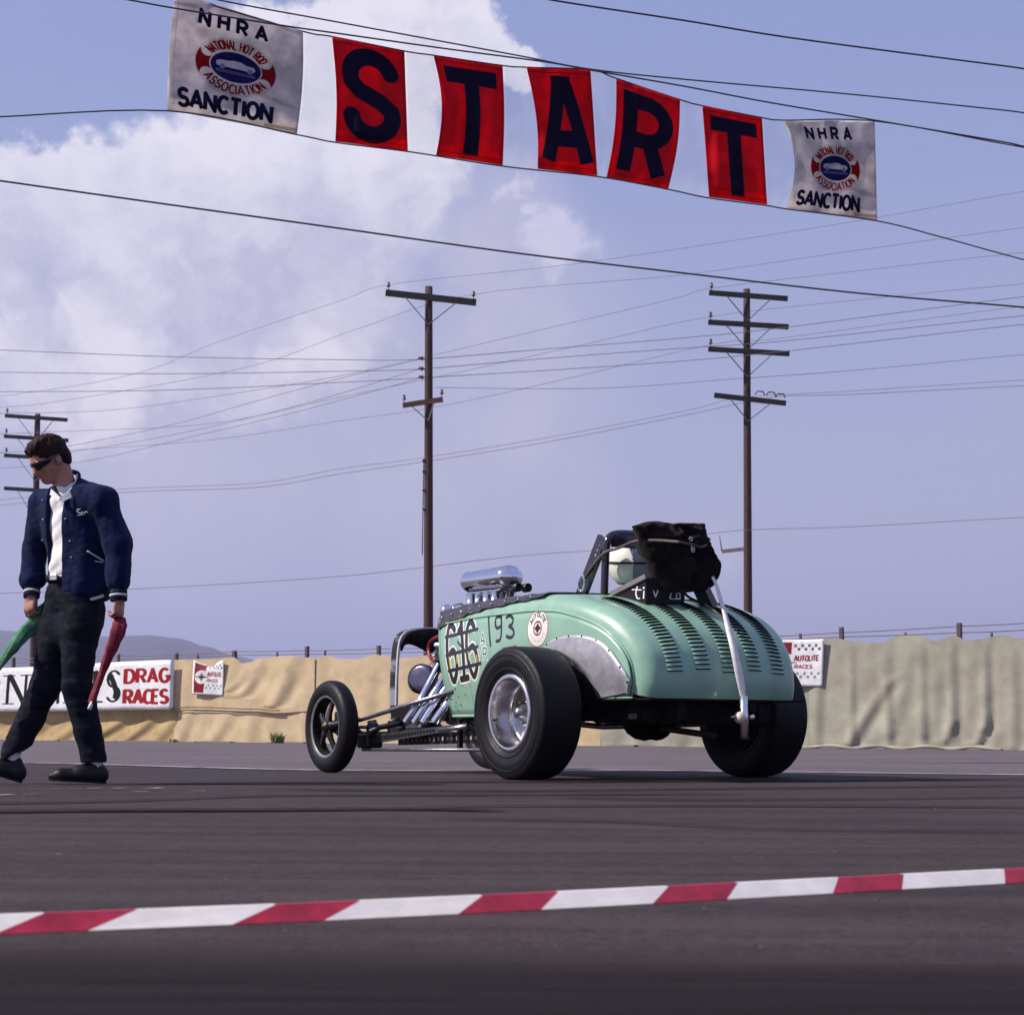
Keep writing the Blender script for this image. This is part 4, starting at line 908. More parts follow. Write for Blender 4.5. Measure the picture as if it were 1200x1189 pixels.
# pale class letters behind the number
for ch, (u, v), h_ in [('A', (566.2, 755), 13), ('/', (564, 766), 11), ('R', (569.5, 772), 13)]:
    wch, st = FONT[ch]
    for p in st: side_c.stroke([px(u-2.2+a*h_*.52, v-b_*h_, -.555) for a, b_ in p], 26, (.80, .86, .80))
    for p in st: side_c.stroke([px(u-2.2+a*h_*.52, v-b_*h_, -.555) for a, b_ in p], 9, (.20, .27, .24))
for q in ([(573.5, 722), (575.5, 756)], [(588, 733), (584, 736), (581.3, 733), (581.3, 726), (584, 722.5), (588, 723)], [(588, 721.5), (588.3, 735), (587.8, 745), (586, 750), (582.5, 751)], [(594, 723.5), (598, 721.5), (602, 725), (601, 731), (597, 733.5), (602, 737), (602.5, 743), (599, 747), (594.5, 745.5)]):
    side_c.stroke(catmull(spx(q), 6), 21, BK)
# round badge
bc = LX(630.5, 736, -.60); bx, by = px(630.5, 736, -.60); rr = 0.113/(PZ1-PZ0)*CHH; asp = 1.0
side_c.fill(ell(bx, by, rr*1.0, rr), (.62, .16, .12)); side_c.fill(ell(bx, by, rr*.95, rr*.95), (.90, .89, .85))
side_c.stroke([(bx+rr*.36*math.cos(a/20*6.2832), by+rr*.36*math.sin(a/20*6.2832)) for a in range(21)], 10, (.55, .08, .06))
side_c.fill(lambda X, Y: (np.abs((X-bx)/(rr*.36))**.7+np.abs((Y-by)/(rr*.36))**.7-1)*20, (.12, .03, .03))
tot = sum(FONT[ch][0]+.28 for ch in 'AUTOLITE')
def btf(pxx, pyy):
    q = R(158+(22-158)*(pxx/tot)); r_ = rr*(.62+pyy*.22); return (bx-r_*math.cos(q), by+r_*math.sin(q))
x_ = 0
for ch in 'AUTOLITE':
    wch, st = FONT[ch]
    for p in st: side_c.stroke([btf(x_+a, b_) for a, b_ in p], 7, (.12, .08, .08))
    x_ += wch+.28
for k_ in range(9):              # tiny worn print along the lower rim of the badge
    q = R(205+k_*16); side_c.stroke([(bx+rr*.66*math.cos(q), by+rr*.66*math.sin(q)), (bx+rr*.76*math.cos(q+.03), by+rr*.76*math.sin(q+.03))], 5, (.62, .58, .55))
side_c.stroke(spx([(590, 760), (606, 757)], -.6), 14, (.45, .20, .12), alpha=.8)
# chips and scrapes near the sill
for _ in range(26):
    u = rng.uniform(526, 548); v = rng.uniform(810, 835) if rng.rand() < .7 else rng.uniform(795, 815)
    side_c.stroke(spx([(u, v), (u+rng.uniform(-1.2, 2.2), v+rng.uniform(-1.5, 1.8))]), rng.uniform(3, 11), (.10, .14, .12), alpha=.8)
side_c.dirt(.12, 200)
SIDE = bpy.data.materials.new('painted_side'); SIDE.use_nodes = True; t = SIDE.node_tree; t.nodes.clear(); k = NT(t)
im = k.n('ShaderNodeTexImage', i_0=k.n('ShaderNodeUVMap').outputs[0]); im.image = side_c.image('side_lettering')
bb = k.n('ShaderNodeBsdfPrincipled', i_Base_Color=im.outputs[0], i_Roughness=.32); bb.inputs['Coat Weight'].default_value = .3; bb.inputs['Coat Roughness'].default_value = .1
t.links.new(bb.outputs[0], k.n('ShaderNodeOutputMaterial').inputs[0])
for sd, nm, mt in ((-1, 'side_panel', SIDE), (1, 'side_panel', MINT)):
    s = MB(); nk = 12; vs = [side_pt(sd, i, k_/nk) for i in range(NP) for k_ in range(nk+1)]
    # canvas x grows to the front; flip so that the picture reads from the left flank
    uv = [((p.y-PY0)/(PY1-PY0), (p.z-PZ0)/(PZ1-PZ0)) for p in vs]
    fc = [(i*(nk+1)+j, i*(nk+1)+j+1, (i+1)*(nk+1)+j+1, (i+1)*(nk+1)+j) for i in range(NP-1) for j in range(nk)]
    s.add(vs, fc if sd > 0 else [f[::-1] for f in fc], 0, True, uv); solidify(s.build(nm, mt, car), .004)
# raised bead, door gap, sill flange
for sd in (-1, 1):
    s = MB(); s.tube([deck(sd, i)+Vector((sd*.003, 0, 0)) for i in range(0, NP)]+[side_pt(sd, NP-1, 1)], .0085, 8); s.build('body_moulding', MINT, car)
    s = MB(); s.tube([side_pt(sd, i, 1) for i in range(NP)], .011, 8); s.build('sill_flange', MINT, car)
pi_ = min(range(NP), key=lambda i: abs(PR[i].x-1.14))
s = MB(); s.tube([side_pt(-1, pi_, k_/10, .0015)+Vector((0, 0, 0)) for k_ in range(11)], .0035, 5); s.build('door_gap', BLKMATT, car)
s = MB(); fl = []                                         # front flange of the cowl and firewall
s.tube([side_pt(-1, 0, 1-k_/8) for k_ in range(8)]+[deck(sx, 0) for sx in sxl(hw(PR[0].x))]+[side_pt(1, 0, k_/8) for k_ in range(1, 9)], .010, 8); s.build('cowl_edge', MINT, car)
s = MB(); vs = [Vector((x, 1.50, z)) for x, z in ((-.44, .38), (.44, .38), (.46, .98), (.36, 1.09), (-.36, 1.09), (-.46, .98))]; s.add(vs, [(0, 1, 2, 3, 4, 5)], 0, False); solidify(s.build('firewall', BLKMATT, car), .01)
s = MB(); s.add([Vector((-.57, -.80, .465)), Vector((.57, -.80, .465)), Vector((.60, .3, .465)), Vector((-.60, .3, .465)), Vector((.45, 1.5, .38)), Vector((-.45, 1.5, .38))], [(0, 1, 2, 3), (3, 2, 4, 5)], 0, False); solidify(s.build('floor_pan', BLKMATT, car), .01)

# aluminium patch behind the wheel opening
def LSP(l): return [(LS(u, v).y, LS(u, v).z) for u, v in l]
pat = LSP([(634, 772), (641, 757), (652, 748.5), (666, 745), (681, 744), (699, 747.5), (714, 757.5), (728, 777), (738, 795), (741.5, 811)])
pin = LSP([(632, 776), (640, 766), (650, 762), (659, 765), (667, 770), (676, 777), (685, 786), (693, 797), (699, 808), (703, 818.5)])
pa = catmull(pat, 5); pb = catmull(pin, 5)
s = MB(); nk = 8
s.grid(lambda a, b_: (lambda p: Vector((side_x(p[0], p[1])-.010, p[0], p[1])))((pa[int(round(a*(len(pa)-1)))][0]*(1-b_)+pb[int(round(a*(len(pa)-1)))][0]*b_, pa[int(round(a*(len(pa)-1)))][1]*(1-b_)+pb[int(round(a*(len(pa)-1)))][1]*b_)), len(pa)-1, nk)
PATCH = mat('scuffed_aluminium', (.42, .41, .45), .5, .35, var=.08, scale=14, bump=.06, bscale=25, col2=(.35, .34, .38))
wlp = MB(); low = [(pb[0][0]+.25, .47)]+[(pb[0][0]+(pb[-1][0]-pb[0][0])*i/(len(pb)-1), .462) for i in range(1, len(pb))]
inn = [Vector((side_x(y, z)-.008, y, z)) for y, z in pb]; lowp = [Vector((side_x(y, .48)-.012, y, z)) for y, z in low]
wlp.add(inn+lowp, [(i, i+1, len(inn)+i+1, len(inn)+i) for i in range(len(inn)-1)], 0, True); solidify(wlp.build('wheel_opening', BLKMATT, car), .004)
patch = s.build('aluminium_patch', PATCH, car); solidify(patch, .004)
rv = MB(); rv.ball((0, 0, 0), .0075, 8, 0, (.5, 1, 1)); rvm = rv.mesh('rivet', BLKMATT)
for i in range(1, len(pa)-1, 5):
    y, z = pa[i][0]*.96+pb[i][0]*.04, pa[i][1]*.96+pb[i][1]*.04; o = link('rivet', rvm, patch); o.location = (side_x(y, z)-.013, y, z)

# louvers on the rear deck
def louver_mesh():
    s = MB(); L, wd, h = .054, .017, .010; n = 8
    top_ = []; 
    for k_ in range(n+1):
        x = -L+2*L*k_/n; hh = h*math.sqrt(max(0, 1-(x/L)**4)); top_.append((x, hh))
    # y points down-deck; the pressed scoop opens on the lower side
    vs = [(x, -wd*.55, 0) for x, _ in top_]+[(x, -wd*.05, hh*.75) for x, hh in top_]+[(x, wd*.42, hh) for x, hh in top_]
    fs_ = [(j*(n+1)+i, j*(n+1)+i+1, (j+1)*(n+1)+i+1, (j+1)*(n+1)+i) for j in range(2) for i in range(n)]
    s.add(vs, fs_, 0, True)
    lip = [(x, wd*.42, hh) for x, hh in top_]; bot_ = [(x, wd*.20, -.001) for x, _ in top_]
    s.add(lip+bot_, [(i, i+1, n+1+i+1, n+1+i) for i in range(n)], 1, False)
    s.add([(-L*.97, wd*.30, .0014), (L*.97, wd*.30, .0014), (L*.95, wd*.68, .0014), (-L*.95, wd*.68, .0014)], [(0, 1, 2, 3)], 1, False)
    return s.mesh('louver', [MINT, BLKMATT])
lm = louver_mesh()
def deck_len():
    acc = [0.0]
    for i in range(NP-1): acc.append(acc[-1]+(PR[i+1]-PR[i]).length)
    return acc
DL = deck_len()
def i_at(s_):
    for i in range(NP-1):
        if DL[i+1] >= s_: return i+(s_-DL[i])/(DL[i+1]-DL[i])
    return NP-1.01
istart = DL[min(range(NP), key=lambda i: abs(PR[i].x+.20))]
for col_ in range(5):
    sx = (-.66, -.33, 0.0, .33, .66)[col_]
    for r_ in range(40):
        ss = istart+.0275*r_+.012*abs(col_-2)
        if ss > DL[-1]-.17: continue
        i = i_at(ss); p = deck(sx, i); p2 = deck(sx, i_at(ss+.01)); p3 = deck(sx+.02, i); ty = (p2-p).normalized(); tx = (p3-p).normalized(); n_ = ty.cross(tx).normalized()
        if n_.dot(Vector((0, -.7, .7))) < 0: n_ = -n_
        tx = ty.cross(n_); o = link('louver', lm, car); Mx = Matrix((tx, ty, n_)).transposed().to_4x4(); Mx.translation = p+n_*.0015; o.matrix_local = Mx

# tonneau cover over the cowl
VINYL = mat('dark_vinyl', (.028, .021, .024), .42, var=.35, scale=16, bump=.5, bscale=22, spec=.6)
i0t, i1t = 0, min(range(NP), key=lambda i: abs(PR[i].x-.22))
s = MB(); nu = 54
def ton(a, b_):
    i = i0t+(i1t-i0t)*a; wd = hw(PR[int(i)].x); k_ = (b_-.5)*2; sd = math.copysign(1, k_) if k_ else 1; wob = .007*math.sin(a*31)+.004*math.sin(a*67+1)
    sm = 1-.045*a**1.3; k3 = k_*sm
    p = deck(k3, i, .012+.003*math.sin(a*40+b_*9)+.002*math.sin(a*90+b_*31)); dz = max(0, (abs(k_)-.93)/.07)
    p.z -= (.026*(1-a)**2+wob*.7)*dz; p.x += sd*.004*dz
    if a == 0: p.y += .02
    return p
s.grid(ton, nu, 60); ton_o = s.build('tonneau_cover', VINYL, car)
sn = MB(); sn.ball((0, 0, 0), .009, 8, 0, (.6, 1, 1)); snm = sn.mesh('snap_button', CHROME)
for k_ in range(9):
    a = .05+k_*.105; i = i0t+(i1t-i0t)*a; p = deck(-1, i); o = link('snap_button', snm, ton_o); q = deck(-(1-.045*a**1.3)*.985, i, .018); o.location = q

# cockpit floor of darkness is the cover itself; filler and dash
# wheels ---------------------------------------------------------------------
def wheel(kind, loc, out):
    if kind == 'rear':
        Rr, W2, rim = .385, .135, .222
        tp = catmull([(-.095, .205), (-.120, .222), (-.137, .250), (-.139, .256), (-.137, .262), (-.146, .300), (-.143, .332), (-.146, .336), (-.142, .342), (-.136, .362), (-.128, .3745), (-.116, .3800), (-.080, .3835), (-.04, .385), (0, .385)], 5)
    else:
        Rr, W2, rim = .330, .065, .225
        tp = catmull([(-.048, .212), (-.058, .225), (-.066, .248), (-.067, .275), (-.060, .300), (-.044, .320), (-.022, .3285), (0, .330)], 5)
    tp = tp+[(-h, r_) for h, r_ in tp[-2::-1]]
    if kind == 'rear':
        rp = [(-.128, .200), (-.130, .214), (-.127, .224), (-.118, .226), (-.112, .218), (-.100, .205)]
        dish = catmull([(-.128, .200), (-.112, .196), (-.09, .193), (-.03, .190), (.000, .185), (.018, .172), (.022, .14), (.010, .10), (.002, .075), (.000, .05)], 4)+[(.000, .045), (-.03, .043), (-.033, .0)]
        wm = MB(); wm.lathe(dish, 64, 0); rl = MB(); rl.lathe(rp, 64, 0)
        w = wm.build('rear_wheel', mat('spun_aluminium', (.66, .64, .64), .24, 1.0, var=.03, scale=6), car); rl.build('rim_lip', mat('polished_aluminium', (.78, .77, .78), .22, 1, var=.05), w)
        bk = MB(); bk.lathe([(.05, .0), (.06, .12), (.09, .19), (.125, .20), (.13, .215)], 48, 0); bk.build('rim_back', BLKMATT, w)
        nm_ = MB(); nm_.lathe([(0, .012), (-.022, .012), (-.03, .008), (-.031, .0)], 6, 0, smooth=False); nmm = nm_.mesh('lug_nut', STEEL)
        for k_ in range(5): a = k_*2*math.pi/5+.4; o = link('lug_nut', nmm, w); o.location = (-.002, math.cos(a)*.068, math.sin(a)*.068)
        hb = MB(); hb.lathe([(-.01, .052), (-.03, .05), (-.045, .034), (-.075, .03), (-.08, .0)], 20, 0); hb.build('hub', STEEL, w)
        vm = MB(); vm.tube([(-.085, .12, -.146), (-.11, .122, -.148)], .005, 6); vm.build('valve', BLKMATT, w)
        ty = MB(); ty.lathe(tp, 96, 0)
        ty.build('tyre', RUBBER, w)
    else:
        RIMD = mat('grey_rim_paint', (.16, .155, .17), .45, .3, var=.2, scale=30)
        wm = MB(); wm.lathe([(-.048, .204), (-.054, .212), (-.056, .224), (-.052, .230), (-.046, .228)], 56, 0)
        wm.lathe([(-.048, .204), (-.042, .198), (-.02, .192), (.03, .190), (.05, .22)], 56, 1)
        w = wm.build('front_wheel', [RIMD, BLKMATT], car)
        hb = MB(); hb.lathe([(.02, .045), (-.05, .043), (-.062, .034), (-.064, .020), (-.072, .018), (-.074, .0)], 24, 0); hb.build('hub', mat('bronze_hub', (.05, .035, .025), .45, .7), w)
        for k_ in range(5):
            a = 2*math.pi*k_/5+.25; s = MB(); d_ = Vector((0, math.cos(a), math.sin(a))); tq = Vector((0, -math.sin(a), math.cos(a)))
            vs = []
            for r_, hw_, xo, th in ((.035, .030, -.045, .03), (.10, .018, -.038, .026), (.15, .017, -.025, .024), (.196, .026, -.012, .03)):
                for (sa, sb) in ((-1, -1), (1, -1), (1, 1), (-1, 1)): vs.append(d_*r_+tq*hw_*sa+Vector((xo+th*(.5+.5*sb), 0, 0)))
            fc = [(j*4+q, j*4+(q+1) % 4, (j+1)*4+(q+1) % 4, (j+1)*4+q) for j in range(3) for q in range(4)]; s.add(vs, fc, 0, True); s.build('spoke', BLACK, w)
        ty = MB(); ty.lathe(tp, 80, 0); ty.build('tyre', RUBBER, w)
    w.location = loc; w.rotation_euler = (random.uniform(0, 1), 0, 0 if out < 0 else math.pi); return w
wheel('rear', (-.855, 0, .383), -1); wheel('rear', (.855, 0, .383), 1)
wheel('front', (-.675, 2.81, .303), -1); wheel('front', (.69, 2.83, .323), 1)

# axles, frame, underside -----------------------------------------------------
def T(name, pts, r, m, parent=car, n=10, **k): s = MB(); s.tube(pts, r, n); return s.build(name, m, parent, **k)
T('rear_axle', [(-.74, 0, .383), (-.2, 0, .383), (.2, 0, .383), (.74, 0, .383)], [.05, .045, .045, .05], BLKMATT)
s = MB(); s.ball((0, 0, .375), .165, 24, 0, (.95, .8, .92)); s.lathe([(-.05, .14), (.02, .15), (.03, .0)], 20, 0, (0, -.10, .375), (0, -1, 0)); s.build('differential', BLKMATT, car)
s = MB(); s.box((-.30, .9, .40), (.07, 3.3, .11)); s.box((.30, .9, .40), (.07, 3.3, .11)); s.box((0, -.55, .40), (1.0, .08, .10)); s.box((0, 2.45, .38), (.6, .06, .07)); s.build('chassis_rails', BLKMATT, car)
s = MB(); s.box((0, -.35, .395), (.92, .55, .14), bev=.03); s.build('underbody_tank', BLKMATT, car)
for sd in (-1, 1): s = MB(); s.box((sd*.54, .18, .41), (.10, .5, .12)); s.build('body_mount', BLKMATT, car)
for sd in (-1, 1):
    T('ladder_bar', [(sd*.46, 0, .33), (sd*.34, .9, .31), (sd*.30, 1.2, .33)], .02, STEEL)
    T('shock_absorber', [(sd*.50, -.10, .36), (sd*.44, -.22, .50)], .03, BLKMATT)
T('pushed_rod', [LY(776, 853, -.25), LY(838, 862, -.25)], .02, mat('oxide_red_rod', (.05, .015, .015), .6))
# front axle and steering
T('front_axle', [(-.64, 2.83, .32), (-.52, 2.83, .32), (-.42, 2.83, .245), (.42, 2.83, .245), (.52, 2.83, .32), (.64, 2.83, .32)], .028, BLACK)
for sd in (-1, 1):
    s = MB(); s.box((sd*.60, 2.80, .33), (.06, .12, .16), bev=.01); s.tube([(sd*.60, 2.83, .24), (sd*.60, 2.83, .42)], .022, 10); s.tube([(sd*.60, 2.80, .40), (sd*.52, 2.66, .35)], .014, 8); s.build('steering_knuckle', BLACK, car)
T('tie_rod', [(-.60, 2.66, .30), (.60, 2.66, .30)], .013, STEEL)
A_ = LX(422, 843.5, -.62); B_ = LX(531, 808.5, -.50)
T('radius_rod', [LX(421, 844, -.60), LX(470, 828, -.54), LX(533, 809, -.49)], [.013, .017, .015], STEEL)
T('drag_link', [LX(425, 878, -.55), LX(565, 878.5, -.55)], .012, STEEL)
T('steering_arm', [LX(433, 858, -.58), LX(445, 852, -.5), LX(470, 847, -.42)], .020, BLACK)
s = MB(); s.ball(LX(437, 853, -.52), .05, 14, 0); s.box(LX(433, 868, -.5), (.14, .16, .10), bev=.02); s.tube([LX(432, 846, -.5), LX(440, 845, -.5)], .012, 8); s.build('steering_box', BLACK, car)
# drilled beams: upper split wishbone and lower rail, each with a row of lightening holes
def drilled(name, a, b_, h0, h1, nh, m, f0=.05, f1=.95, hr=.5, holem=None):
    a, b_ = Vector(a), Vector(b_); s = MB(); d = b_-a; s.add([a+Vector((-.01, 0, -h0/2)), b_+Vector((-.01, 0, -h1/2)), b_+Vector((-.01, 0, h1/2)), a+Vector((-.01, 0, h0/2)), a+Vector((.02, 0, -h0/2)), b_+Vector((.02, 0, -h1/2)), b_+Vector((.02, 0, h1/2)), a+Vector((.02, 0, h0/2))],
        [(0, 1, 2, 3), (5, 4, 7, 6), (3, 2, 6, 7), (0, 4, 5, 1), (0, 3, 7, 4), (1, 5, 6, 2)], 0, False)
    o = s.build(name, m, car); hm = MB(); n = 10; hm.add([(0, math.cos(q*2*math.pi/n), math.sin(q*2*math.pi/n)) for q in range(n)], [tuple(range(n))], 0, False); me = hm.mesh('hole', holem)
    for k_ in range(nh):
        f = f0+(f1-f0)*k_/(nh-1); p = a+d*f; r_ = (h0+(h1-h0)*f)*hr*.5; q = link('lightening_hole', me, o); q.location = p+Vector((-.0125, 0, 0)); q.scale = (1, r_, r_)
HOLE_L = mat('hole_daylight_metal', (.42, .36, .30), .5, var=.2)
drilled('drilled_wishbone', LX(437, 866, -.50), LX(547, 850, -.50), .06, .035, 18, mat('satin_bar', (.10, .10, .11), .4, .8, var=.2), .12, .68, .62, BLKMATT)
T('wishbone_tip', [LX(515, 855, -.505), LX(548, 850.5, -.505)], .014, ALU)
drilled('drilled_rail', LX(468, 867, -.32), LX(562, 864, -.32), .07, .07, 17, BLACK, .08, .97, .42, HOLE_L)
s = MB(); s.box(LX(539, 860, -.42), (.03, .03, .18)); s.build('rail_hanger', BLACK, car)
# engine -----------------------------------------------------------------------
ENG = mat('engine_black', (.02, .018, .022), .5, .4, var=.5, scale=30)
s = MB(); s.box((0, 1.84, .60), (.34, .60, .34), bev=.03); s.box((0, 1.84, .40), (.28, .60, .16), bev=.03)
for sd in (-1, 1): s.box((sd*.17, 1.82, .76), (.16, .54, .12), Matrix.Rotation(sd*R(-40), 3, 'Y'), 0, .02)
s.build('engine_block', ENG, car)
for sd in (-1, 1):
    s = MB(); s.box((sd*.21, 1.80, .82), (.11, .50, .07), Matrix.Rotation(sd*R(-45), 3, 'Y'), 0, .03); s.build('valve_cover', ENG, car)
s = MB(); s.box((0, 1.80, .93), (.20, .46, .14), bev=.02); s.build('intake_manifold', ALU_D, car)
# injector: long rounded air box on eight ram tubes
sc_c = LY(578, 675, 1.76); 
cx0, cz0 = .02, 1.325
s = MB(); L_, rx_, rz_ = .62, .105, .085; n = 28; prof = [(-L_/2, 0)]+[(-L_/2+.085*(1-math.cos(a)), math.sin(a)) for a in [math.pi/2*k_/7 for k_ in range(1, 8)]]
prof = prof+[(-h, r_) for h, r_ in prof[::-1]]
vs = [Vector((cx0+math.cos(q*2*math.pi/n)*rx_*r_, 1.78+h, cz0+math.sin(q*2*math.pi/n)*rz_*r_)) for h, r_ in prof for q in range(n)]
s.add(vs, [(i*n+q, i*n+(q+1) % n, (i+1)*n+(q+1) % n, (i+1)*n+q) for i in range(len(prof)-1) for q in range(n)], 0, True); scoop = s.build('injector_air_box', CHROME, car)
sb = MB(); sb.box((cx0, 1.78, cz0-.088), (.15, .44, .012), bev=.004); sb.build('air_box_flange', ALU, scoop)
for k_ in range(4):
    for sd in (-1, 1): T('ram_tube', [(cx0+sd*.065, 1.62+k_*.105, cz0-.09), (cx0+sd*.07, 1.62+k_*.105, 1.02)], .034, CHROME, n=14)
for q, (u, v) in enumerate(((603.5, 688.5), (614.5, 689))):
    p = LY(u, v, 1.47); s = MB(); s.lathe([(0, .030), (.05, .031), (.055, .026), (.02, .024), (.015, 0)], 18, 0, p, (0, -1, .02)); s.build('injector_throat', BLACK, car)
T('fuel_line', [LY(592, 690, 1.55), LY(585, 693, 1.6), LY(560, 698, 1.8)], .008, STEEL)
T('cowl_handle', [LY(530, 717, 1.66), LY(532, 709, 1.68), LY(540, 707, 1.7), LY(546, 711, 1.7)], .007, ALU)
s = MB(); p = LX(524, 716, -.25); s.ball(p, .055, 16, 0, (1, 1, .9)); s.build('magneto', CHROME, car)
# exhaust
hd = [((516, 776), (505, 800), (493, 822), (477, 845), .030), ((529, 777), (519, 799), (508, 822), (492, 844), .031), ((540, 778), (528, 800), (514, 822), (499, 846), .031), ((548, 786), (536, 806), (524, 826), (507, 846), .034), ]
for k_, (a, b_, c_, d_, r_) in enumerate([((515, 779), (503, 802), (491, 824), (476, 846), .0285), ((526, 786), (515, 804), (500, 826), (486, 847), .030), ((536, 790), (524, 806), (508, 828), (496, 847), .030), ((546, 795), (536, 808), (524, 826), (510, 846), .034)]):
    pts = catmull([LX(*a, -.30), LX(*b_, -.38), LX(*c_, -.46), LX(*d_, -.52)], 5); s = MB(); s.tube(pts, r_, 16, 0, caps=False); o = s.build('exhaust_pipe', CHROME, car)
    e = Vector(pts[-1]); d0 = (Vector(pts[-1])-Vector(pts[-2])).normalized(); s = MB(); s.lathe([(-.004, r_*.98), (-.03, r_*.9), (-.03, 0)], 16, 0, e, d0); s.build('pipe_mouth', BLKMATT, o)
for (u, v) in ((458, 849), (474, 850)): s = MB(); s.tube([LX(u, v, -.40), LX(u+14, v-9, -.28)], .032, 14, 0); s.build('collector_tube', BLACK, car)
s = MB(); s.box(LX(486, 856, -.30), (.2, .5, .12), bev=.04); s.build('oil_pan', ENG, car)
p = LX(497, 796, -.16); s = MB(); s.lathe([(-.05, .0), (-.05, .05), (-.04, .095), (.0, .108), (.05, .108), (.06, .08), (.06, 0)], 28, 0, p, (-.85, -.45, .1)); s.build('generator', mat('smoky_chrome', (.17, .16, .20), .2, 1), car)
T('red_hose', catmull([LX(517, 744, -.12), LX(506, 750, -.12), LX(502, 760, -.12), LX(506, 773, -.14), LX(514, 778, -.2)], 5), .012, mat('red_hose', (.20, .008, .02), .35))
s = MB(); s.box(LX(519, 756, -.1), (.10, .10, .04), Matrix.Rotation(.4, 3, 'Z'), 0, .015); s.build('ignition_box', CHROME, car)
s = MB()
for k_ in range(24):
    u, v = random.uniform(508, 526), random.uniform(762, 785); q = LX(u, v, random.uniform(-.25, -.05)); s.tube([q, q+Vector((random.uniform(-.05, .05), random.uniform(-.08, .08), random.uniform(-.04, .06)))], random.uniform(.005, .014), 6)
s.build('engine_plumbing', [STEEL], car, kind='stuff')
# radiator shell
path = catmull([(-.275, .40), (-.275, .60), (-.268, .80), (-.250, .925), (-.205, .985), (-.12, 1.015), (0, 1.03)], 5); path = path+[(-x, z) for x, z in path[-2::-1]]
def shell(name, m, y0, y1, t0, parent):
    s = MB(); N = len(path); vs = []
    for i in range(N):
        a = Vector(path[max(i-1, 0)]); b_ = Vector(path[min(i+1, N-1)]); d = (b_-a).normalized(); n_ = Vector((d.y, -d.x)); p = Vector(path[i])
        for (oo, y) in ((0, y0), (0, y1), (t0, y1), (t0, y0)): q = p+n_*oo; vs.append((q.x, y, q.y))
    s.add(vs, [(i*4+q, i*4+(q+1) % 4, (i+1)*4+(q+1) % 4, (i+1)*4+q) for i in range(N-1) for q in range(4)]+[(0, 1, 2, 3), ((N-1)*4+3, (N-1)*4+2, (N-1)*4+1, (N-1)*4)], 0, False)
    return s.build(name, m, parent)
sh = shell('radiator_shell', mat('brushed_shell', (.55, .55, .58), .25, .35, var=.03, scale=12), 2.58, 2.68, .014, car)
shell('shell_liner', BLKMATT, 2.60, 2.678, .026, sh)
s = MB(); zz_ = [(x, z) for x, z in path if z > .90]; lower = [(x, z-.04-.15*(1-abs(x)/.28)) for x, z in zz_]; n = len(zz_)
s.add([(x*.98, 2.57, z-.010) for x, z in zz_]+[(x*.94, 2.60, z) for x, z in lower], [(i, i+1, n+i+1, n+i) for i in range(n-1)], 0, True); solidify(s.build('shell_top_tank', BLKMATT, sh), .02)
T('shell_brace', [(-.27, 2.62, .42), (-.28, 2.62, .29)], .010, BLACK)
# roll cage ----------------------------------------------------------------------
CAGE = mat('cage_black', (.012, .013, .02), .18, var=.3, spec=.6, coat=.4)
hl, hr = -.285, .30
hoop = catmull([(hl, .02, 1.08), (hl, .01, 1.25), (hl+.005, 0, 1.40), (hl+.035, 0, 1.455), (hl+.11, 0, 1.475), (0, 0, 1.478), (hr-.11, 0, 1.475), (hr-.035, 0, 1.455), (hr, 0, 1.40), (hr, .02, 1.08)], 5)
T('roll_hoop', hoop, .024, CAGE, n=14)
s = MB(); s.box((0, -.01, 1.43), (.50, .03, .085), bev=.01); s.build('hoop_gusset', CAGE, car)
for sd in (-1, 1):
    a = Vector((sd*.285, .03, 1.445)); b_ = Vector((sd*.285, .28, 1.08)); s = MB(); s.bar(a, b_, .03, .085, 0, (0, 1, .6)); o = s.build('cage_brace', CAGE, car)
    hm = MB(); hm.lathe([(0, .010), (.002, .010), (.002, 0)], 10, 0, ax=(1, 0, 0)); hme = hm.mesh('hole', HOLE_L)
    for f in (.12, .20, .28):
        q = a.lerp(b_, f); h = link('lightening_hole', hme, o); h.location = q+Vector((-.017 if sd < 0 else .016, -.012, .004))
T('cage_carabiner', catmull([LX(682, 673, -.33), LX(678, 682, -.34), LX(678, 690, -.34), LX(682, 692, -.33), LX(685, 680, -.33), LX(682, 673, -.33)], 4), .006, CHROME, n=8)
T('safety_strap', catmull([LX(686, 677, -.30), LX(693, 665, -.31), LX(708, 648, -.33), LX(725, 642, -.3), LX(745, 634, -.3), LX(770, 633, -.31), LX(797, 635, -.30)], 5), .009, mat('strap_webbing', (.09, .065, .065), .7, var=.3), n=6)
# headrest plate with hand lettering
hc = Canvas(900, 380, (.10, .07, .09)); WL = (.80, .82, .86)
def hs(p, wd=12): hc.stroke(p, wd, WL)
WL = (.9, .9, .93)
hs([(285, 320), (270, 235), (285, 180), (310, 178)]); hs([(235, 285), (325, 280)]); hs([(355, 265), (350, 180)]); hs([(352, 300), (353, 306)], 18)
hs([(455, 265), (475, 195), (500, 270)]); hs([(640, 250), (625, 180), (650, 170)], 12); hs([(700, 240), (690, 175), (735, 180), (730, 240), (705, 245)], 12); hs([(640, 170), (735, 168)], 8)
hs([(200, 90), (205, 10)]); hs([(200, 90), (240, 80), (215, 55), (250, 40), (205, 10)]); hs([(285, 70), (280, 10)], 10); hs([(285, 45), (330, 50), (330, 10)], 10); hs([(370, 45), (420, 50)], 10); hs([(460, 70), (455, 10), (500, 20)], 10)
HP = cloth_mat('headrest_lettering', hc, .5, 0)
ye = LX(757, 690, -.285).y
def huv(u, v): return ((u-715)*8.95/900, (380-(v-681)*10.1)/380)
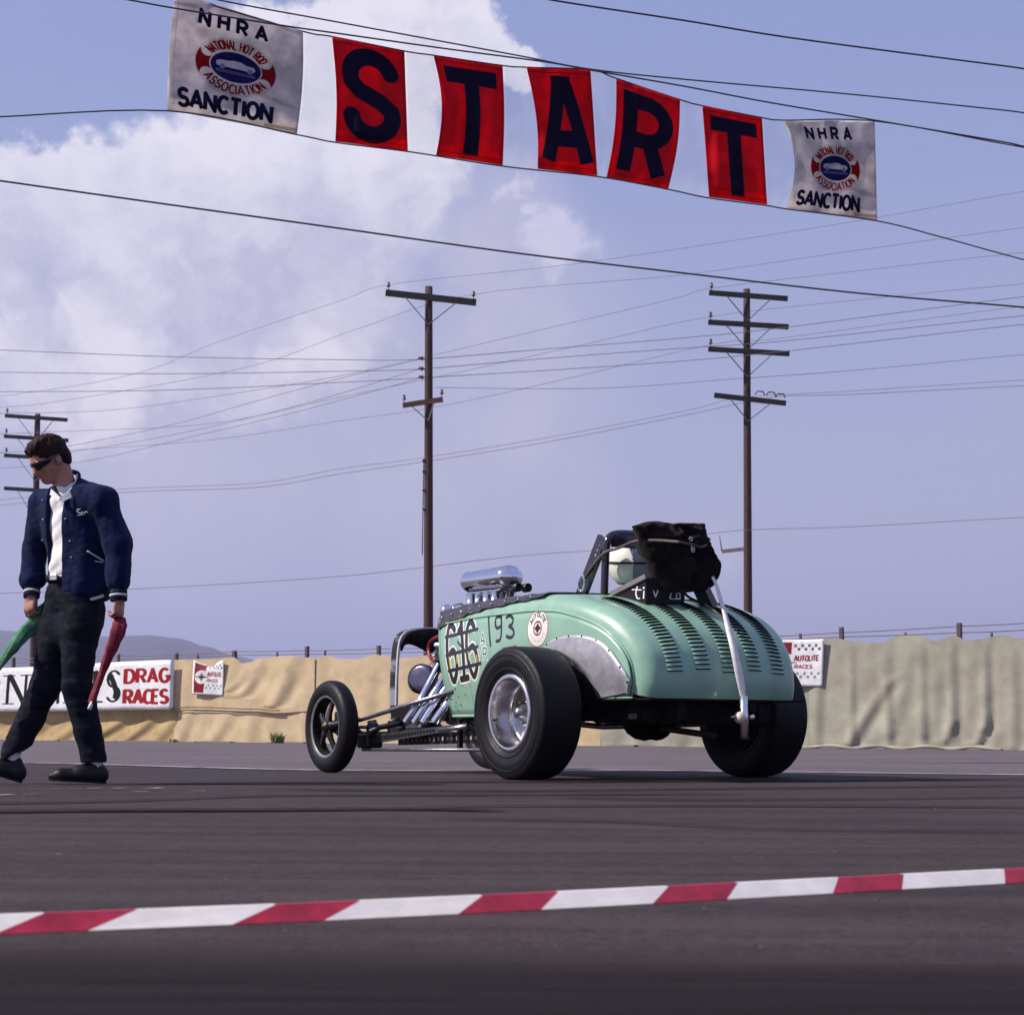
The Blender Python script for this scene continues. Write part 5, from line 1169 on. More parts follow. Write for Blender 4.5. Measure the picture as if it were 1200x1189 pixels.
for pix, fn_ in ((((716, 712), (757, 714), (757, 676.5), (716, 697)), lambda u, v: LX(u, v, -.285)), (((757, 714), (802, 714), (802, 677), (757, 676.5)), lambda u, v: LY(u, v, ye))):
    s = MB(); s.add([fn_(*q) for q in pix], [(0, 1, 2, 3)], 0, False, [huv(*q) for q in pix]); solidify(s.build('headrest_plate', HP, car), .01)
s = MB(); s.bar(LX(716, 696, -.292), LX(757, 675, -.292), .015, .028); s.build('headrest_bar', mat('grey_bar', (.16, .14, .16), .5, var=.2), car)
s = MB(); s.box((0, -.10, 1.05), (.46, .05, .18), bev=.02); s.build('seat_back', BLKMATT, car)
# parachute pack
CH = mat('parachute_canvas', (.013, .0085, .009), .95, var=.5, scale=9, bump=1.0, bscale=16, spec=.04, sheen=.05)
PM = MB(); 
def cyz(u, v, y=-.45): return LY(u, v, y)
outline = [(743, 616), (757, 612.5), (768, 611), (785, 612.5), (800, 613), (812, 613.5), (825, 614.5), (829, 630), (833, 645), (838, 661), (841, 676), (838, 686), (830, 691), (820, 690), (808, 693), (795, 694), (785, 693), (777, 688), (770, 676), (762, 655), (752, 635)]
ctr = LY(799, 655, -.45); oc = []
cp = catmull(outline+[outline[0]], 5)
def pack(a, b_):
    i = a*(len(cp)-1); i0 = int(min(i, len(cp)-2)); f = i-i0; u = cp[i0][0]+(cp[i0+1][0]-cp[i0][0])*f; v = cp[i0][1]+(cp[i0+1][1]-cp[i0][1])*f
    rim_ = LY(u, v, -.42); th = b_*math.pi; rad = math.sin(th)**.55; dep = math.cos(th)
    p = ctr+(rim_-ctr)*rad; rx_ = math.atan2(rim_.z-ctr.z, rim_.x-ctr.x)
    import mathutils.noise as mn
    q = Vector((p.x, 0, p.z)); o_ = Vector((.10, 0, 1.42)); dv = q-o_; an = math.atan2(dv.z, dv.x); dl = dv.length
    fold = abs(mn.noise(Vector((an*2.6, dl*1.5, 3.0))))*min(1, dl*6)
    cr = .045*(fold-.2)+.020*mn.noise(q*9)+.016*(abs(math.sin(an*5.5+dl*3))-.5)*min(1, dl*5)+.010*(1-abs(mn.noise(q*17+Vector((an*1.5, 0, 0))))*2)
    p.y = -.40-(abs(dep)**.85*math.copysign(1, dep))*(.075+cr*3.6*min(1, rad+.3))-.10*(p.z-ctr.z); p += (rim_-ctr).normalized()*cr*.30*rad; return p
s = MB(); s.grid(pack, 150, 40); pk = s.build('parachute_pack', CH, car)
for q, (u, v) in enumerate(((809.5, 631.5), (812, 641), (812, 644.5))):
    p = LY(u, v, -.555); s = MB(); n = 14; s.tube([p+Vector((math.cos(k_*2*math.pi/n)*.011, 0, math.sin(k_*2*math.pi/n)*.011)) for k_ in range(n+1)], .0035, 6, 0); s.build('release_ring', CHROME, pk)
T('rip_cord', catmull([LY(797, 635, -.55), LY(806, 637, -.56), LY(812, 638, -.565), LY(822, 641, -.56), LY(829, 637, -.5), LY(832, 631, -.48)], 4), .006, mat('cord', (.08, .05, .05), .8), pk, 6)
# brackets under the pack
s = MB(); s.box(LY(792, 700, -.35), (.05, .04, .16), bev=.005); s.build('pack_bracket', CAGE, car)
s = MB(); s.bar(LY(822, 690, -.42), LY(832, 711, -.40), .09, .05); s.build('pack_bracket', CAGE, car)
T('bungee_cord', catmull([LY(800, 692, -.50), LY(808, 700, -.50), LY(826, 708, -.48), LY(845, 716, -.55)], 5), .008, BLKMATT, n=6)
T('bungee_cord', catmull([LY(826, 708, -.52), LY(838, 716, -.62), LY(851, 729, -.70), LY(861, 752, -.80)], 5), .006, mat('tan_cord', (.16, .10, .08), .8), n=6)
# white strap down the deck, steel tube and pull knob at its end
STR = mat('white_webbing', (.80, .74, .68), .55, var=.15, scale=30)
sp = [(835, 676, -.52, .7), (839, 685, -.56, .8), (843, 698, -.60, 1), (848, 715, -.66, 1.1), (854, 738, -.76, 1.7), (860, 762, -.85, 1.9), (866, 790, -.89, 2.2), (870, 812, -.91, 1.7), (872.5, 830, -.92, 1.3)]
cp = catmull([(u, v, y, w_) for u, v, y, w_ in sp], 5); s = MB(); vs = []
for (u, v, y, w_) in cp: vs += [LY(u-w_*2.0, v+.5, y), LY(u+w_*2.0, v-.5, y)]
s.add(vs, [(2*i, 2*i+1, 2*i+3, 2*i+2) for i in range(len(cp)-1)], 0, True); solidify(s.build('parachute_strap', STR, car), .004)
T('anchor_tube', [LY(871.5, 815, -.93), LY(872.5, 866, -.93)], .023, mat('anchor_metal', (.75, .74, .76), .25, 1, var=.03), n=16)
p = LY(862.5, 840.5, -.93); s = MB(); s.lathe([(.0, .0), (.0, .014), (.012, .030), (.035, .036), (.045, .028), (.05, 0)], 18, 0, p, (1, 0, 0)); s.build('anchor_nut', mat('cream_enamel', (.62, .52, .42), .35, var=.1), car)
s = MB(); s.lathe([(0, .0), (.002, .018), (.02, .022), (.03, .012), (.04, 0)], 14, 0, LY(878, 840, -.93), (1, 0, 0)); s.build('anchor_nut', CHROME, car)
T('anchor_bolt', [LY(857, 840, -.93), LY(884, 840, -.93)], .008, STEEL)
s = MB(); s.box((.05, -.90, .42), (.05, .1, .05)); s.build('anchor_bracket', BLKMATT, car)
# driver ------------------------------------------------------------------------
DRV_C = CARM @ Vector((0, .10, 0)); 
SKIN = mat('skin', (.38, .17, .12), .5, var=.08, scale=12)
driver = thing('person', tuple(CARM @ Vector((0, .10, .45))), CAR_RZ, label='driver in a white helmet with a grey back panel sitting low in the green car', cat='person')
D0 = Vector((0, .10, .45))
g_ = SDF((-.30, -.22, -.02), (.30, .75, 1.00), .009)
g_.ell((0, 0, .42), (.20, .12, .24), k=.03).cone((0, 0, .10), (0, .02, .2), .17, .16, .04).cone((-.09, .05, .10), (-.11, .50, .16), .085, .07, .03).cone((.09, .05, .10), (.11, .50, .16), .085, .07, .03)
for sd in (-1, 1): g_.cone((sd*.19, 0, .55), (sd*.22, .20, .36), .055, .045, .03).cone((sd*.22, .20, .36), (sd*.12, .45, .42), .042, .035, .02).ell((sd*.10, .50, .43), (.04, .05, .045), k=.02)
g_.cone((0, .01, .60), (0, .01, .74), .06, .055, .03).ell((0, .02, .83), (.078, .095, .11), k=.02).ell((0, .11, .81), (.014, .02, .022), k=.01)
bdm = g_.mesh('driver_body', [mat('racing_suit', (.03, .03, .035), .8)]); db = link('body', bdm, driver)
HEL = mat('white_helmet', (.80, .78, .70), .22, var=.03, coat=.5); HELG = mat('grey_leather', (.30, .30, .34), .5, var=.1)
hcx = Vector((-.015, .0, .862)); s = MB()
def hel(a, b_):
    th = a*2*math.pi; ph_ = b_*R(146); r_ = Vector((.145*math.sin(ph_)*math.sin(th), .160*math.sin(ph_)*math.cos(th), .158*math.cos(ph_))); return hcx+r_
s.grid(hel, 40, 22); he = s.build('helmet', HEL, driver); solidify(he, .008)
s = MB()
def hg(a, b_):           # grey drape round the right rear of the shell
    th = R(143+110*a); ph_ = R(24+118*b_); return hcx+Vector((.148*math.sin(ph_)*math.sin(-th), .163*math.sin(ph_)*math.cos(th), .161*math.cos(ph_)))
s.grid(hg, 14, 12); s.build('helmet_drape', HELG, he)
sm_ = MB(); sm_.ball((0, 0, 0), .0065, 8); smm = sm_.mesh('stud', HEL)
for k_ in range(6): 
    th = R(144); ph_ = R(34+13*k_); o = link('stud', smm, he); o.location = (hcx+Vector((-.006+.149*math.sin(ph_)*math.sin(-th), .165*math.sin(ph_)*math.cos(th), .162*math.cos(ph_))))
s = MB(); s.tube([hcx+Vector((.151*math.sin(R(a-30)), -.166*math.cos(R(a-30)), .02-.02*math.cos(R(a))-.015)) for a in range(-80, 81, 8)], .006, 6); s.build('goggle_strap', BLKMATT, he)
# ================================================================== THE FLAGMAN
YM = 9.2
def J(u, v, dy=0.0): return np.array(P(u, v, YM+dy))
mo = P(90, 850, YM); mo = Vector((mo.x, YM, 0)); MO = np.array(mo)
def Jl(u, v, dy=0.0): return J(u, v, dy)-MO
man = thing('person', tuple(mo), label='man in sunglasses and navy varsity jacket striding left with a flag in each hand', cat='person')
pnode(SKIN); NAVY_W = mat('navy_wool', (.0045, .009, .044), .9, var=.15, scale=10, bump=.3, bscale=160, spec=.1, sheen=.04)
NAVY_R = mat('navy_rib', (.006, .009, .030), .9, var=.2, scale=10, bump=.4, bscale=90, spec=.2)
STRIPE = mat('white_rib', (.62, .60, .60), .9, var=.08, scale=30)
SHIRT = mat('white_shirt', (.80, .77, .76), .85, var=.04, scale=10, bump=.1, bscale=60)
DENIM = mat('dark_denim', (.0045, .006, .013), .9, var=.3, scale=14, bump=.4, bscale=150, spec=.15)
HAIRM = mat('dark_brown_hair', (.022, .006, .005), .6, var=.5, scale=60, bump=.5, bscale=120, spec=.15)
SHOE = mat('black_shoe_leather', (.006, .004, .007), .5, var=.3, scale=20, spec=.25)
SOCK = mat('white_sock', (.66, .64, .66), .9, var=.05, bump=.3, bscale=120)
LENS = mat('dark_lens', (.006, .005, .007), .12, var=.1)
fh = Vector((-math.cos(R(38)), -math.sin(R(38)), 0)); lh = Vector((math.sin(R(38)), -math.cos(R(38)), 0))      # head: facing, his left
pt = R(33); fhd = (fh*math.cos(pt)+Vector((0, 0, -1))*math.sin(pt)).normalized(); uph = (Vector((0, 0, 1))*math.cos(pt)+fh*math.sin(pt)).normalized()
HM = Matrix((fhd, lh, uph)).transposed()
hc_ = Vector(Jl(58.5, 538.5, 0))
def H(x, y, z): return np.array(hc_+HM @ Vector((x, y, z)))       # forward, his left, up
ft = Vector((-math.cos(R(62)), -math.sin(R(62)), 0)); lt = Vector((math.sin(R(62)), -math.cos(R(62)), 0)); upv = Vector((0, 0, 1))
neck = Jl(77, 574, .03); chest = Jl(88, 612, .03); waist = Jl(86, 672, .03); hips = Jl(83, 702, .03)
shL = Jl(121, 588, -.07); elL = Jl(138.5, 638, -.08); wrL = Jl(139, 702, -.10); haL = Jl(139.0, 724, -.11)
shR = Jl(52, 592, .12); elR = Jl(41, 645, .13); wrR = Jl(37, 698, .05); haR = Jl(33, 722, .02)
hpL = Jl(96, 712, -.02); knL = Jl(90, 801, -.05); anL = Jl(110, 888, -.01); hpR = Jl(72, 712, .08); knR = Jl(54, 802, .05); anR = Jl(15, 884, .02)
lo = (-.62, -.36, -.01); hi = (.36, .36, 1.86)
B = SDF(lo, hi, .0042)
# skull, face
B.ell(H(-.005, 0, .030), (.098, .074, .088), HM, 0).ell(H(.040, 0, -.025), (.060, .058, .080), HM, .03).ell(H(.062, 0, -.082), (.030, .032, .026), HM, .025)
B.cone(H(.088, 0, .012), H(.108, 0, -.028), .010, .015, .012).ell(H(.086, .015, -.032), (.012, .010, .009), HM, .008).ell(H(.086, -.015, -.032), (.012, .010, .009), HM, .008)
B.cone(H(.078, .030, .022), H(.078, -.030, .022), .014, .014, .012)                                   # brow
for s_ in (-1, 1): B.ell(H(.076, s_*.033, .004), (.016, .018, .012), HM, .006, 'sub'); B.ell(H(.070, s_*.033, .003), (.013, .015, .010), HM, .003); B.ell(H(.060, s_*.048, -.022), (.024, .020, .018), HM, .015)
B.cone(H(.088, .020, -.056), H(.088, -.020, -.056), .006, .006, .006).cone(H(.085, .016, -.066), H(.085, -.016, -.066), .007, .007, .006)
B.cone(H(.094, .022, -.0605), H(.094, -.022, -.0605), .0022, .0022, .002, 'sub')
for s_ in (-1, 1): B.ell(H(-.008, s_*.076, -.010), (.018, .009, .030), HM, .004).ell(H(-.004, s_*.086, -.008), (.009, .006, .018), HM, .004, 'sub')
B.cone(H(-.035, 0, -.05), neck+np.array((.004, 0, .0)), .050, .056, .02).cone(neck, chest, .055, .07, .03)
# trunk and limbs inside the clothes
B.ell(chest, (.11, .065, .15), Matrix((lt, -ft, upv)).transposed(), .04).ell(waist, (.12, .08, .12), Matrix((lt, -ft, upv)).transposed(), .04).ell(hips, (.11, .07, .09), Matrix((lt, -ft, upv)).transposed(), .04)
for a, b_, c_ in ((shL, elL, wrL), (shR, elR, wrR)): B.cone(chest+(a-chest)*.5, a, .07, .055, .03).cone(a, b_, .050, .040, .02).cone(b_, c_, .040, .027, .015)
for a, b_, c_ in ((hpL, knL, anL), (hpR, knR, anR)): B.cone(a, b_, .062, .048, .03).cone(b_, c_, .048, .034, .02)
# hands: palm, four curled fingers, thumb
def hand(w_, tip_dir, palm_n, side, curl):
    w_ = Vector(w_); d = Vector(tip_dir).normalized(); n = Vector(palm_n); n = (n-d*n.dot(d)).normalized(); s_ = d.cross(n)*side      # s_ points to the thumb side
    pc = w_+d*.045
    B.cone(w_-d*.03, w_+d*.012, .026, .026, .012)
    M = Matrix((d, s_, n)).transposed(); B.ell(pc, (.047, .040, .017), M, .012)
    for i, (o, L, r_) in enumerate(((.030, .068, .0090), (.010, .076, .0094), (-.010, .071, .0090), (-.029, .056, .0080))):
        p0 = w_+d*.072+s_*o; a1 = R(curl[0]+i*4); p1 = p0+(d*math.cos(a1)+n*math.sin(a1))*L*.42; a2 = a1+R(curl[1]); p2 = p1+(d*math.cos(a2)+n*math.sin(a2))*L*.33; a3 = a2+R(curl[2]); p3 = p2+(d*math.cos(a3)+n*math.sin(a3))*L*.27
        B.cone(w_+d*.055+s_*o*.9, p0, r_*1.1, r_*1.08, .006).cone(p0, p1, r_*1.08, r_, .002).cone(p1, p2, r_, r_*.92, .002).cone(p2, p3, r_*.92, r_*.78, .002)
    t0 = w_+d*.022+s_*.030; t1 = t0+(d*.6+s_*.35+n*.5)*.040; t2 = t1+(d*.75-s_*.1+n*.6)*.030
    B.cone(t0, t1, .013, .011, .010).cone(t1, t2, .011, .009, .003)
hand(wrL, haL-wrL+np.array((.0, 0, 0)), (-.75, .35, 0), 1, (48, 62, 40))
hand(wrR, haR-wrR, (.45, .65, 0), -1, (30, 50, 35))
B.mesh_obj = link('body', B.mesh('body', SKIN, 1), man)

# hair
Hh = SDF(np.array(hc_)-.15, np.array(hc_)+.17, .0042)
Hh.ell(H(-.014, 0, .042), (.103, .083, .090), HM, 0).ell(H(.050, -.005, .088), (.044, .056, .026), HM, .02).ell(H(.02, .01, .105), (.06, .05, .028), HM, .02).ell(H(-.06, 0, -.02), (.050, .064, .060), HM, .02)
for s_ in (-1, 1): Hh.cone(H(.012, s_*.074, .02), H(.012, s_*.073, -.022), .010, .007, .01)
Hh.ell(H(.105, 0, .000), (.066, .100, .058), HM, .010, 'sub').ell(H(.062, 0, -.075), (.085, .12, .066), HM, .01, 'sub')
for s_ in (-1, 1): Hh.ell(H(.002, s_*.085, -.015), (.020, .022, .034), HM, .005, 'sub')
Hh.wrinkle(.003, 60, 4).wrinkle(.0022, 170, 5, (1, 1, .3)); link('hair', Hh.mesh('hair', HAIRM, 1), man)
# sunglasses
s = MB(); gf = []
def gl(a, b_, o=0): th = (a-.5)*R(166); x = .082*math.cos(th)+.018+o; y = .081*math.sin(th); hh = .050-.034*abs((a-.5)*2)**1.5; nb = math.exp(-((a-.5)/.06)**2); return Vector(H(x, y, .006+(b_-.5)*hh+(1-b_)*nb*.030-b_*nb*.004))
s.grid(gl, 24, 4); sg = s.build('sunglasses', LENS, man); solidify(sg, -.004)
for s_ in (-1, 1):
    q = MB(); q.bar(Vector(H(.036, s_*.080, .018)), Vector(H(-.012, s_*.082, .012)), .005, .011); q.build('temple_arm', LENS, sg)

# trousers
Tm = Matrix((lt, -ft, upv)).transposed()
S = SDF(lo, (.36, .36, 1.12), .0060)
S.ell(hips+np.array((.02, 0, .03)), (.165, .115, .13), Tm, 0).ell(Jl(100, 722, .04), (.10, .10, .11), None, .05)
for a, b_, c_, ra, rb, rc in ((hpL, knL, anL, .098, .077, .064), (hpR, knR, anR, .098, .078, .064)):
    S.cone(a+np.array((0, 0, -.01)), b_, ra, rb, .035).cone(b_, c_, rb, rc, .02)
S.cone(hpL+(knL-hpL)*.3, hpR+(knR-hpR)*.3, .085, .085, .05)
S.func(lo, (.36, .36, .20), lambda X, Y, Z: -(Z-(anL[2]-.020+.16*(X-anL[0]))) if False else np.where(X > -.16, (anL[2]-.018)-Z, (anR[2]-.008+.62*(X-anR[0]))-Z)*-1.0, 0, 'sub')
S.func((-.62, -.36, 1.0), (.36, .36, 1.12), lambda X, Y, Z: -(Z-1.045), 0, 'sub')
S.wrinkle(.0045, 16, 8, (.6, .6, 1.8)); S.wrinkle(.0016, 40, 9, (.6, .6, 1.8))
tr = link('trousers', S.mesh('trousers', DENIM, 1), man)
# shirt
Sh = SDF((-.30, -.30, .96), (.30, .36, 1.62), .0055)
Sh.ell(chest, (.150, .105, .21), Tm, 0).ell(waist+np.array((0, 0, .03)), (.138, .100, .16), Tm, .05).cone(neck+np.array((0, 0, -.05)), neck+np.array((-.004, 0, -.022)), .080, .064, .03).ell(waist+np.array(ft)*.03+np.array((0, 0, .045)), (.085, .070, .07), Tm, .05)
Sh.wrinkle(.006, 22, 11, (1.6, 1.6, .5)); Sh.func((-.30, -.30, .96), (.30, .36, 1.08), lambda X, Y, Z: Z-1.048, 0, 'sub')
sho = link('shirt', Sh.mesh('shirt', SHIRT, 1), man)
# jacket
Jk = SDF((-.42, -.36, .88), (.36, .40, 1.62), .0052)
jc = Matrix((lt, -ft, upv)).transposed()
Jk.ell(chest+np.array((.01, 0, -.02)), (.195, .132, .235), jc, 0).ell(waist+np.array((.035, 0, .02)), (.175, .135, .17), jc, .06).ell(waist+np.array((.045, .0, -.055)), (.168, .130, .09), jc, .04).ell(waist+np.array((.045, .0, -.10)), (.165, .128, .07), jc, .04)
Jk.cone(neck+np.array((.01, .0, -.03)), neck+np.array((.012, .01, .005)), .094, .074, .04)
Jk.cone(chest+(shL-chest)*.45+np.array((0, 0, .02)), shL+np.array((-.01, 0, -.012)), .105, .074, .05).cone(shL+np.array((0, 0, -.02)), elL, .076, .073, .03).cone(elL, wrL+(elL-wrL)*.34, .074, .060, .025)
Jk.cone(chest+(shR-chest)*.45+np.array((0, 0, .03)), shR, .100, .072, .05).cone(shR, elR, .074, .064, .03).cone(elR, wrR+(elR-wrR)*.34, .064, .056, .025).ell(wrR+(elR-wrR)*.36, (.060, .056, .044), None, .03)
Jk.cone(neck+np.array((.03, -.01, -.035)), shL+np.array((-.015, 0, .012)), .085, .066, .05).cone(neck+np.array((-.01, .03, -.035)), shR+np.array((.01, 0, .01)), .07, .06, .04)
Jk.wrinkle(.007, 14, 21, (1.8, 1.8, .5)); Jk.wrinkle(.0012, 45, 22)
cf = np.array(chest); L3 = np.array(lt); F3 = np.array(ft)
def opening(X, Y, Z):
    l_ = (X-cf[0])*L3[0]+(Y-cf[1])*L3[1]; f_ = (X-cf[0])*F3[0]+(Y-cf[1])*F3[1]; zt = np.clip((Z-1.0)/.5, 0, 1)
    right = -.088-.010*zt; left = .028-.062*zt*0-.010*np.sin(zt*3); left = left+.020*(zt > .93)
    return np.maximum(np.maximum(right-l_, l_-left), -(f_-.02))
Jk.func((-.42, -.36, .88), (.36, .40, 1.62), opening, .008, 'sub')
def hem(X, Y, Z): return Z-(.955+.10*(X-.05))
Jk.func((-.42+.20, -.36+.14, .88), (.36-.135, .40, 1.1), lambda X, Y, Z: np.where((np.hypot(X-wrL[0], Y-wrL[1]) > .075) & (np.hypot(X-wrR[0], Y-wrR[1]) > .095), Z-(.918+.22*(X-.05)), 1.0), 0, 'sub')
Jk.cone(neck+np.array((-.005, -.006, .0)), neck+np.array((-.012, -.012, .10)), .068, .066, .004, 'sub')
jk = link('jacket', Jk.mesh('jacket', NAVY_W, 1), man)
# knitted cuffs with a white stripe, hem band, collar
def band(name, c, ax, r_, L, m, parent, sx=1.0, n=24):
    s = MB(); c = Vector(c); s.lathe([(-L/2, r_*.93), (-L/2+.004, r_), (L/2-.004, r_), (L/2, r_*.93)], n, 0, c, ax); return s.build(name, m, parent)
for w_, e_, r_ in ((wrL, elL, .052), (wrR, elR, .050)):
    ax = Vector(e_-w_).normalized(); c0 = Vector(w_)+ax*.010
    band('cuff', c0+ax*.010, ax, r_*.84, .060, NAVY_R, jk); band('cuff_stripe', c0+ax*.010, ax, r_*.90, .012, STRIPE, jk)
def ring_pts(z0, rx_, ry_, a0, a1, n=24, tilt=0, c=waist, off_=(0, 0)):
    out = []
    for k_ in range(n+1):
        a = R(a0+(a1-a0)*k_/n); l_ = rx_*math.cos(a); f_ = ry_*math.sin(a); p = Vector(c)+lt*(l_+off_[0])+ft*(f_+off_[1]); p.z = z0+tilt*(p.x-.05); out.append(p)
    return out
def ribbon(name, pts, h, m, parent, t=.006):
    s = MB(); s.add([q for p in pts for q in (p, p+Vector((0, 0, h)))], [(2*i, 2*i+2, 2*i+3, 2*i+1) for i in range(len(pts)-1)], 0, True); o = s.build(name, m, parent); solidify(o, t); return o
cl = catmull([Jl(63, 571, -.085), Jl(67, 580, -.11), Jl(74, 583, -.105), Jl(84, 575, -.075), Jl(91, 563, -.01), Jl(91, 555, .06), Jl(82, 553, .12), Jl(70, 556, .12)], 6)
s = MB(); s.tube([Vector(p) for p in cl], .013, 10); colr = s.build('collar', NAVY_R, jk)
s = MB(); s.tube([Vector(p)+Vector((-.004, -.010, .004)) for p in cl[10:-14]], .0042, 8); s.build('collar_stripe', STRIPE, jk)
s = MB(); s.add([Vector(Jl(*q)) for q in ((60.5, 573, -.10), (71, 583, -.135), (69, 588, -.14), (59, 580, -.11), (82, 576, -.115), (84, 583, -.12), (72, 589, -.142))], [(0, 1, 2, 3), (1, 4, 5, 6)], 0, False); solidify(s.build('shirt_collar', SHIRT, sho), .006)
# pocket piping, snaps, chest script
def cast(obj_me, u, v):
    """first point of a garment seen along this line"""
    from mathutils.bvhtree import BVHTree
    global _bv
    if '_bv' not in globals(): _bv = {}
    if obj_me.name not in _bv:
        vs = [Vector(v_.co) for v_ in obj_me.vertices]; _bv[obj_me.name] = BVHTree.FromPolygons(vs, [tuple(p.vertices) for p in obj_me.polygons])
    o = Vector((0, 0, CAM_H))-mo; d = ray(u, v).normalized(); hit = _bv[obj_me.name].ray_cast(o, d)
    return (hit[0], hit[1]) if hit[0] is not None else (Vector(Jl(u, v, -.15)), -d)
def stitched(name, uvs, r_, m, parent, off=.003, sub=4):
    cp = catmull(uvs, sub) if len(uvs) > 2 else [(uvs[0][0]+(uvs[1][0]-uvs[0][0])*k_/6, uvs[0][1]+(uvs[1][1]-uvs[0][1])*k_/6) for k_ in range(7)]
    pts = []
    for u, v in cp: p, n = cast(jk.data, u, v); pts.append(p+n*off)
    s = MB(); s.tube(pts, r_, 6); return s.build(name, m, parent)
stitched('hem_stripe', [(102, 703), (112, 700.5), (121, 697.5)], .010, STRIPE, jk, .001); stitched('pocket_piping', [(102, 645.5), (122.5, 658)], .0042, STRIPE, jk); stitched('pocket_piping', [(111, 657.5), (121, 659.5)], .003, STRIPE, jk)
for i, q in enumerate(([(94.5, 597), (91.5, 597), (91, 599.5), (94, 601), (94, 603.5), (90.5, 603.5)], [(95, 602), (97, 599.5), (96, 603), (98.5, 602.5)], [(98.5, 600), (99, 603)], [(99, 601), (101, 599.5), (103.5, 600.5)])): stitched('chest_script', q, .0028, STRIPE, jk, .004)
sn2 = MB(); sn2.ball((0, 0, 0), .006, 8); snm2 = sn2.mesh('snap', CHROME)
for (u, v) in ((82, 634), (83.5, 653), (77, 608), (50, 586), (51, 609), (50, 633)):
    p, n = cast(jk.data, u, v); o = link('snap', snm2, jk); o.location = p+n*.001
# belt
bp = ring_pts(1.030, .150, .113, -40, 220, 36, 0, hips+np.array((.01, 0, 0)))
ribbon('belt', bp, .032, mat('belt_leather', (.015, .010, .010), .4), man, .006)
s = MB(); q = Vector(hips)+ft*.122+lt*-.012; q.z = 1.046; s.box(q, (.045, .010, .034), Matrix((lt, -ft, upv)).transposed(), 0, .004); s.build('belt_buckle', mat('brass_silver', (.8, .76, .68), .2, 1), man)
# shoes and socks
def shoe(heel, toe, ank, nm):
    heel = np.array(heel); toe = np.array(toe); d = (toe-heel); L = np.linalg.norm(d); d = d/L; up = np.array((0, 0, 1.0))-d*d[2]; up = up/np.linalg.norm(up)
    K = SDF(np.minimum(heel, toe)-.10, np.maximum(heel, toe)+.16, .0045); q = lambda f, h: heel+d*L*f+up*h
    K.cone(q(.10, .036), q(.42, .040), .040, .042, 0).cone(q(.42, .036), q(.80, .028), .040, .034, .02).cone(q(.80, .026), q(.95, .020), .034, .018, .02)
    K.cone(q(.12, .055), q(.20, .085), .036, .034, .02).cone(q(.30, .07), q(.50, .055), .030, .026, .02)
    K.ell(ank+np.array((0, 0, .03)), (.034, .034, .05), None, .006, 'sub')
    K.func(K.lo, K.lo+K.n*K.vox, lambda X, Y, Z: (X-heel[0])*up[0]+(Y-heel[1])*up[1]+(Z-heel[2])*up[2], 0, 'sub')
    sh_ = link('shoe', K.mesh('shoe', SHOE, 1), man)
    s = MB(); w0 = Vector(np.cross(d, up)); pts = []
    for f, wd in ((-.005, .028), (.08, .039), (.30, .036), (.55, .042), (.78, .042), (.93, .028), (1.0, .010)):
        for sgn in (-1, 1): pts.append((f, sgn*wd))
    vs = [Vector(q(f, hh))+w0*w_ for hh in (-.002, .010) for f, w_ in pts]; n = len(pts); fcs = []
    for hh in (0, n): fcs += [(hh+2*i, hh+2*i+1, hh+2*i+3, hh+2*i+2) for i in range(n//2-1)]
    fcs += [(2*i, 2*i+2, n+2*i+2, n+2*i) for i in range(n//2-1)]+[(2*i+1, 2*i+3, n+2*i+3, n+2*i+1) for i in range(n//2-1)]+[(0, 1, n+1, n), (n-2, n-1, 2*n-1, 2*n-2)]
    s.add(vs, fcs, 0, False); s.build('sole', BLKMATT, sh_)
    for f in (.46, .54, .62): s = MB(); s.tube([Vector(q(f, .062-.03*(f-.46)/.3*2))+w0*x*.016+Vector(up)*(.008-.008*abs(x)) for x in (-1, 0, 1)], .0028, 6); s.build('shoelace', STRIPE, sh_)
    s = MB(); a_ = Vector(ank); s.tube([Vector(q(.17, .07)), a_+Vector((0, 0, .01)), a_+Vector((0, 0, .10))], [.036, .037, .044], 16); s.build('sock', SOCK, man)
shoe(Jl(124, 917.2, .0), Jl(57, 914, -.07), Jl(111, 893, -.01), 'l')
shoe(Jl(25, 916.5, .02), Jl(-40, 897, -.03), Jl(15, 889, .02), 'r')
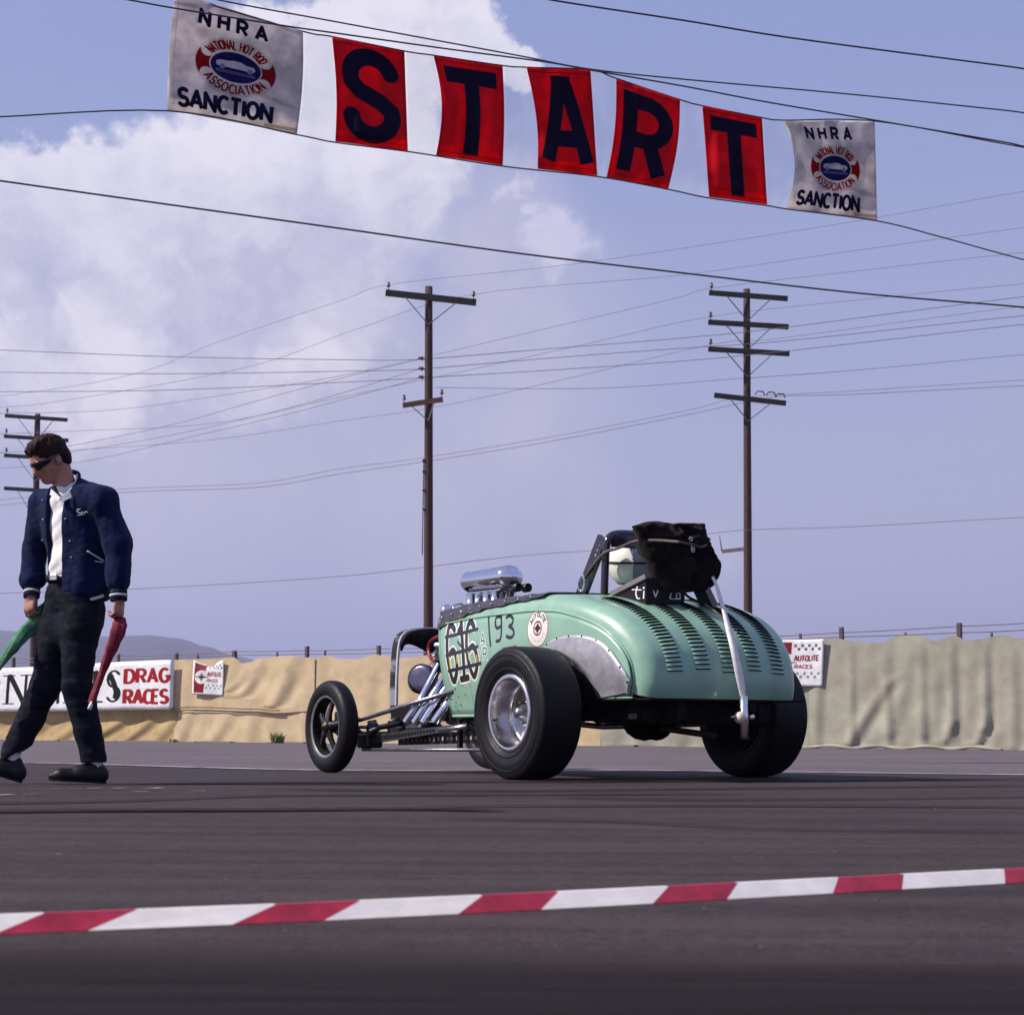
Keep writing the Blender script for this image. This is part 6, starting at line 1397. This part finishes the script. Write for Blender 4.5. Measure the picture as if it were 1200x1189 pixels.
# flags (held things stay their own objects)
REDF = mat('red_flag_cloth', (.17, .004, .022), .8, var=.2, scale=18, bump=.3, bscale=90); GRNF = mat('green_flag_cloth', (.05, .18, .095), .8, var=.2, scale=18, bump=.3, bscale=90)
def rolled(name, ctl, m, label, tip=None, grp=None):
    """a flag wrapped round its stick: flattened folded tube that narrows; ctl = (u, v, dy, half width px)"""
    cp = catmull(ctl, 7); o0 = P(cp[0][0], cp[0][1], YM+cp[0][2]); s = MB(); n = 26; vs = []; N = len(cp)
    for i, (u, v, dy, hwp) in enumerate(cp):
        c_ = P(u, v, YM+dy)-o0; a, b_ = cp[max(i-1, 0)], cp[min(i+1, N-1)]; t = (P(b_[0], b_[1], YM+b_[2])-P(a[0], a[1], YM+a[2])).normalized(); x = t.cross(Vector((0, 1, 0))).normalized(); y = t.cross(x); w_ = hwp/228.0
        for k_ in range(n):
            th = 2*math.pi*k_/n; f = 1+.16*math.sin(3*th+i*.10)+.10*math.sin(7*th+i*.21+1)+.05*math.sin(i*.9); vs.append(c_+x*math.cos(th)*w_*f+y*math.sin(th)*w_*.55*f)
    s.add(vs, [(i*n+k_, i*n+(k_+1) % n, (i+1)*n+(k_+1) % n, (i+1)*n+k_) for i in range(N-1) for k_ in range(n)]+[tuple(range(n))[::-1], tuple((N-1)*n+k_ for k_ in range(n))], 0, True)
    t_ = thing(name, tuple(o0), label=label, cat='flag', group=grp); s.build('flag_cloth', m, t_)
    if tip:
        a = P(*tip[0][:2], YM+tip[0][2])-o0; b_ = P(*tip[1][:2], YM+tip[1][2])-o0; s = MB(); s.tube([a, b_], .010, 10); s.build('flag_stick', SHIRT, t_)
    return t_
rolled('rolled_flag', [(141, 724, -.09, 5.0), (140, 731, -.11, 7.5), (138, 738, -.13, 8.2), (132, 755, -.14, 7.2), (125, 773, -.145, 5.4), (118, 793, -.15, 3.8), (112, 810, -.155, 3.9), (107, 824, -.16, 3.7)], REDF, 'rolled crimson flag hanging from the left hand of the walking man', ((108, 822, -.16), (104.5, 831, -.163)))
rolled('rolled_flag', [(62, 712, .10, 9), (53, 722, .09, 14), (43, 731, .08, 13), (33, 737, .06, 9), (25, 745, .03, 8.5), (16, 757, -.04, 7), (8, 768, -.05, 5), (-2, 783, -.06, 3.6), (-16, 802, -.07, 3)], GRNF, 'rolled green flag held in the right hand of the walking man', ((-14, 799, -.07), (-24, 812, -.075)))
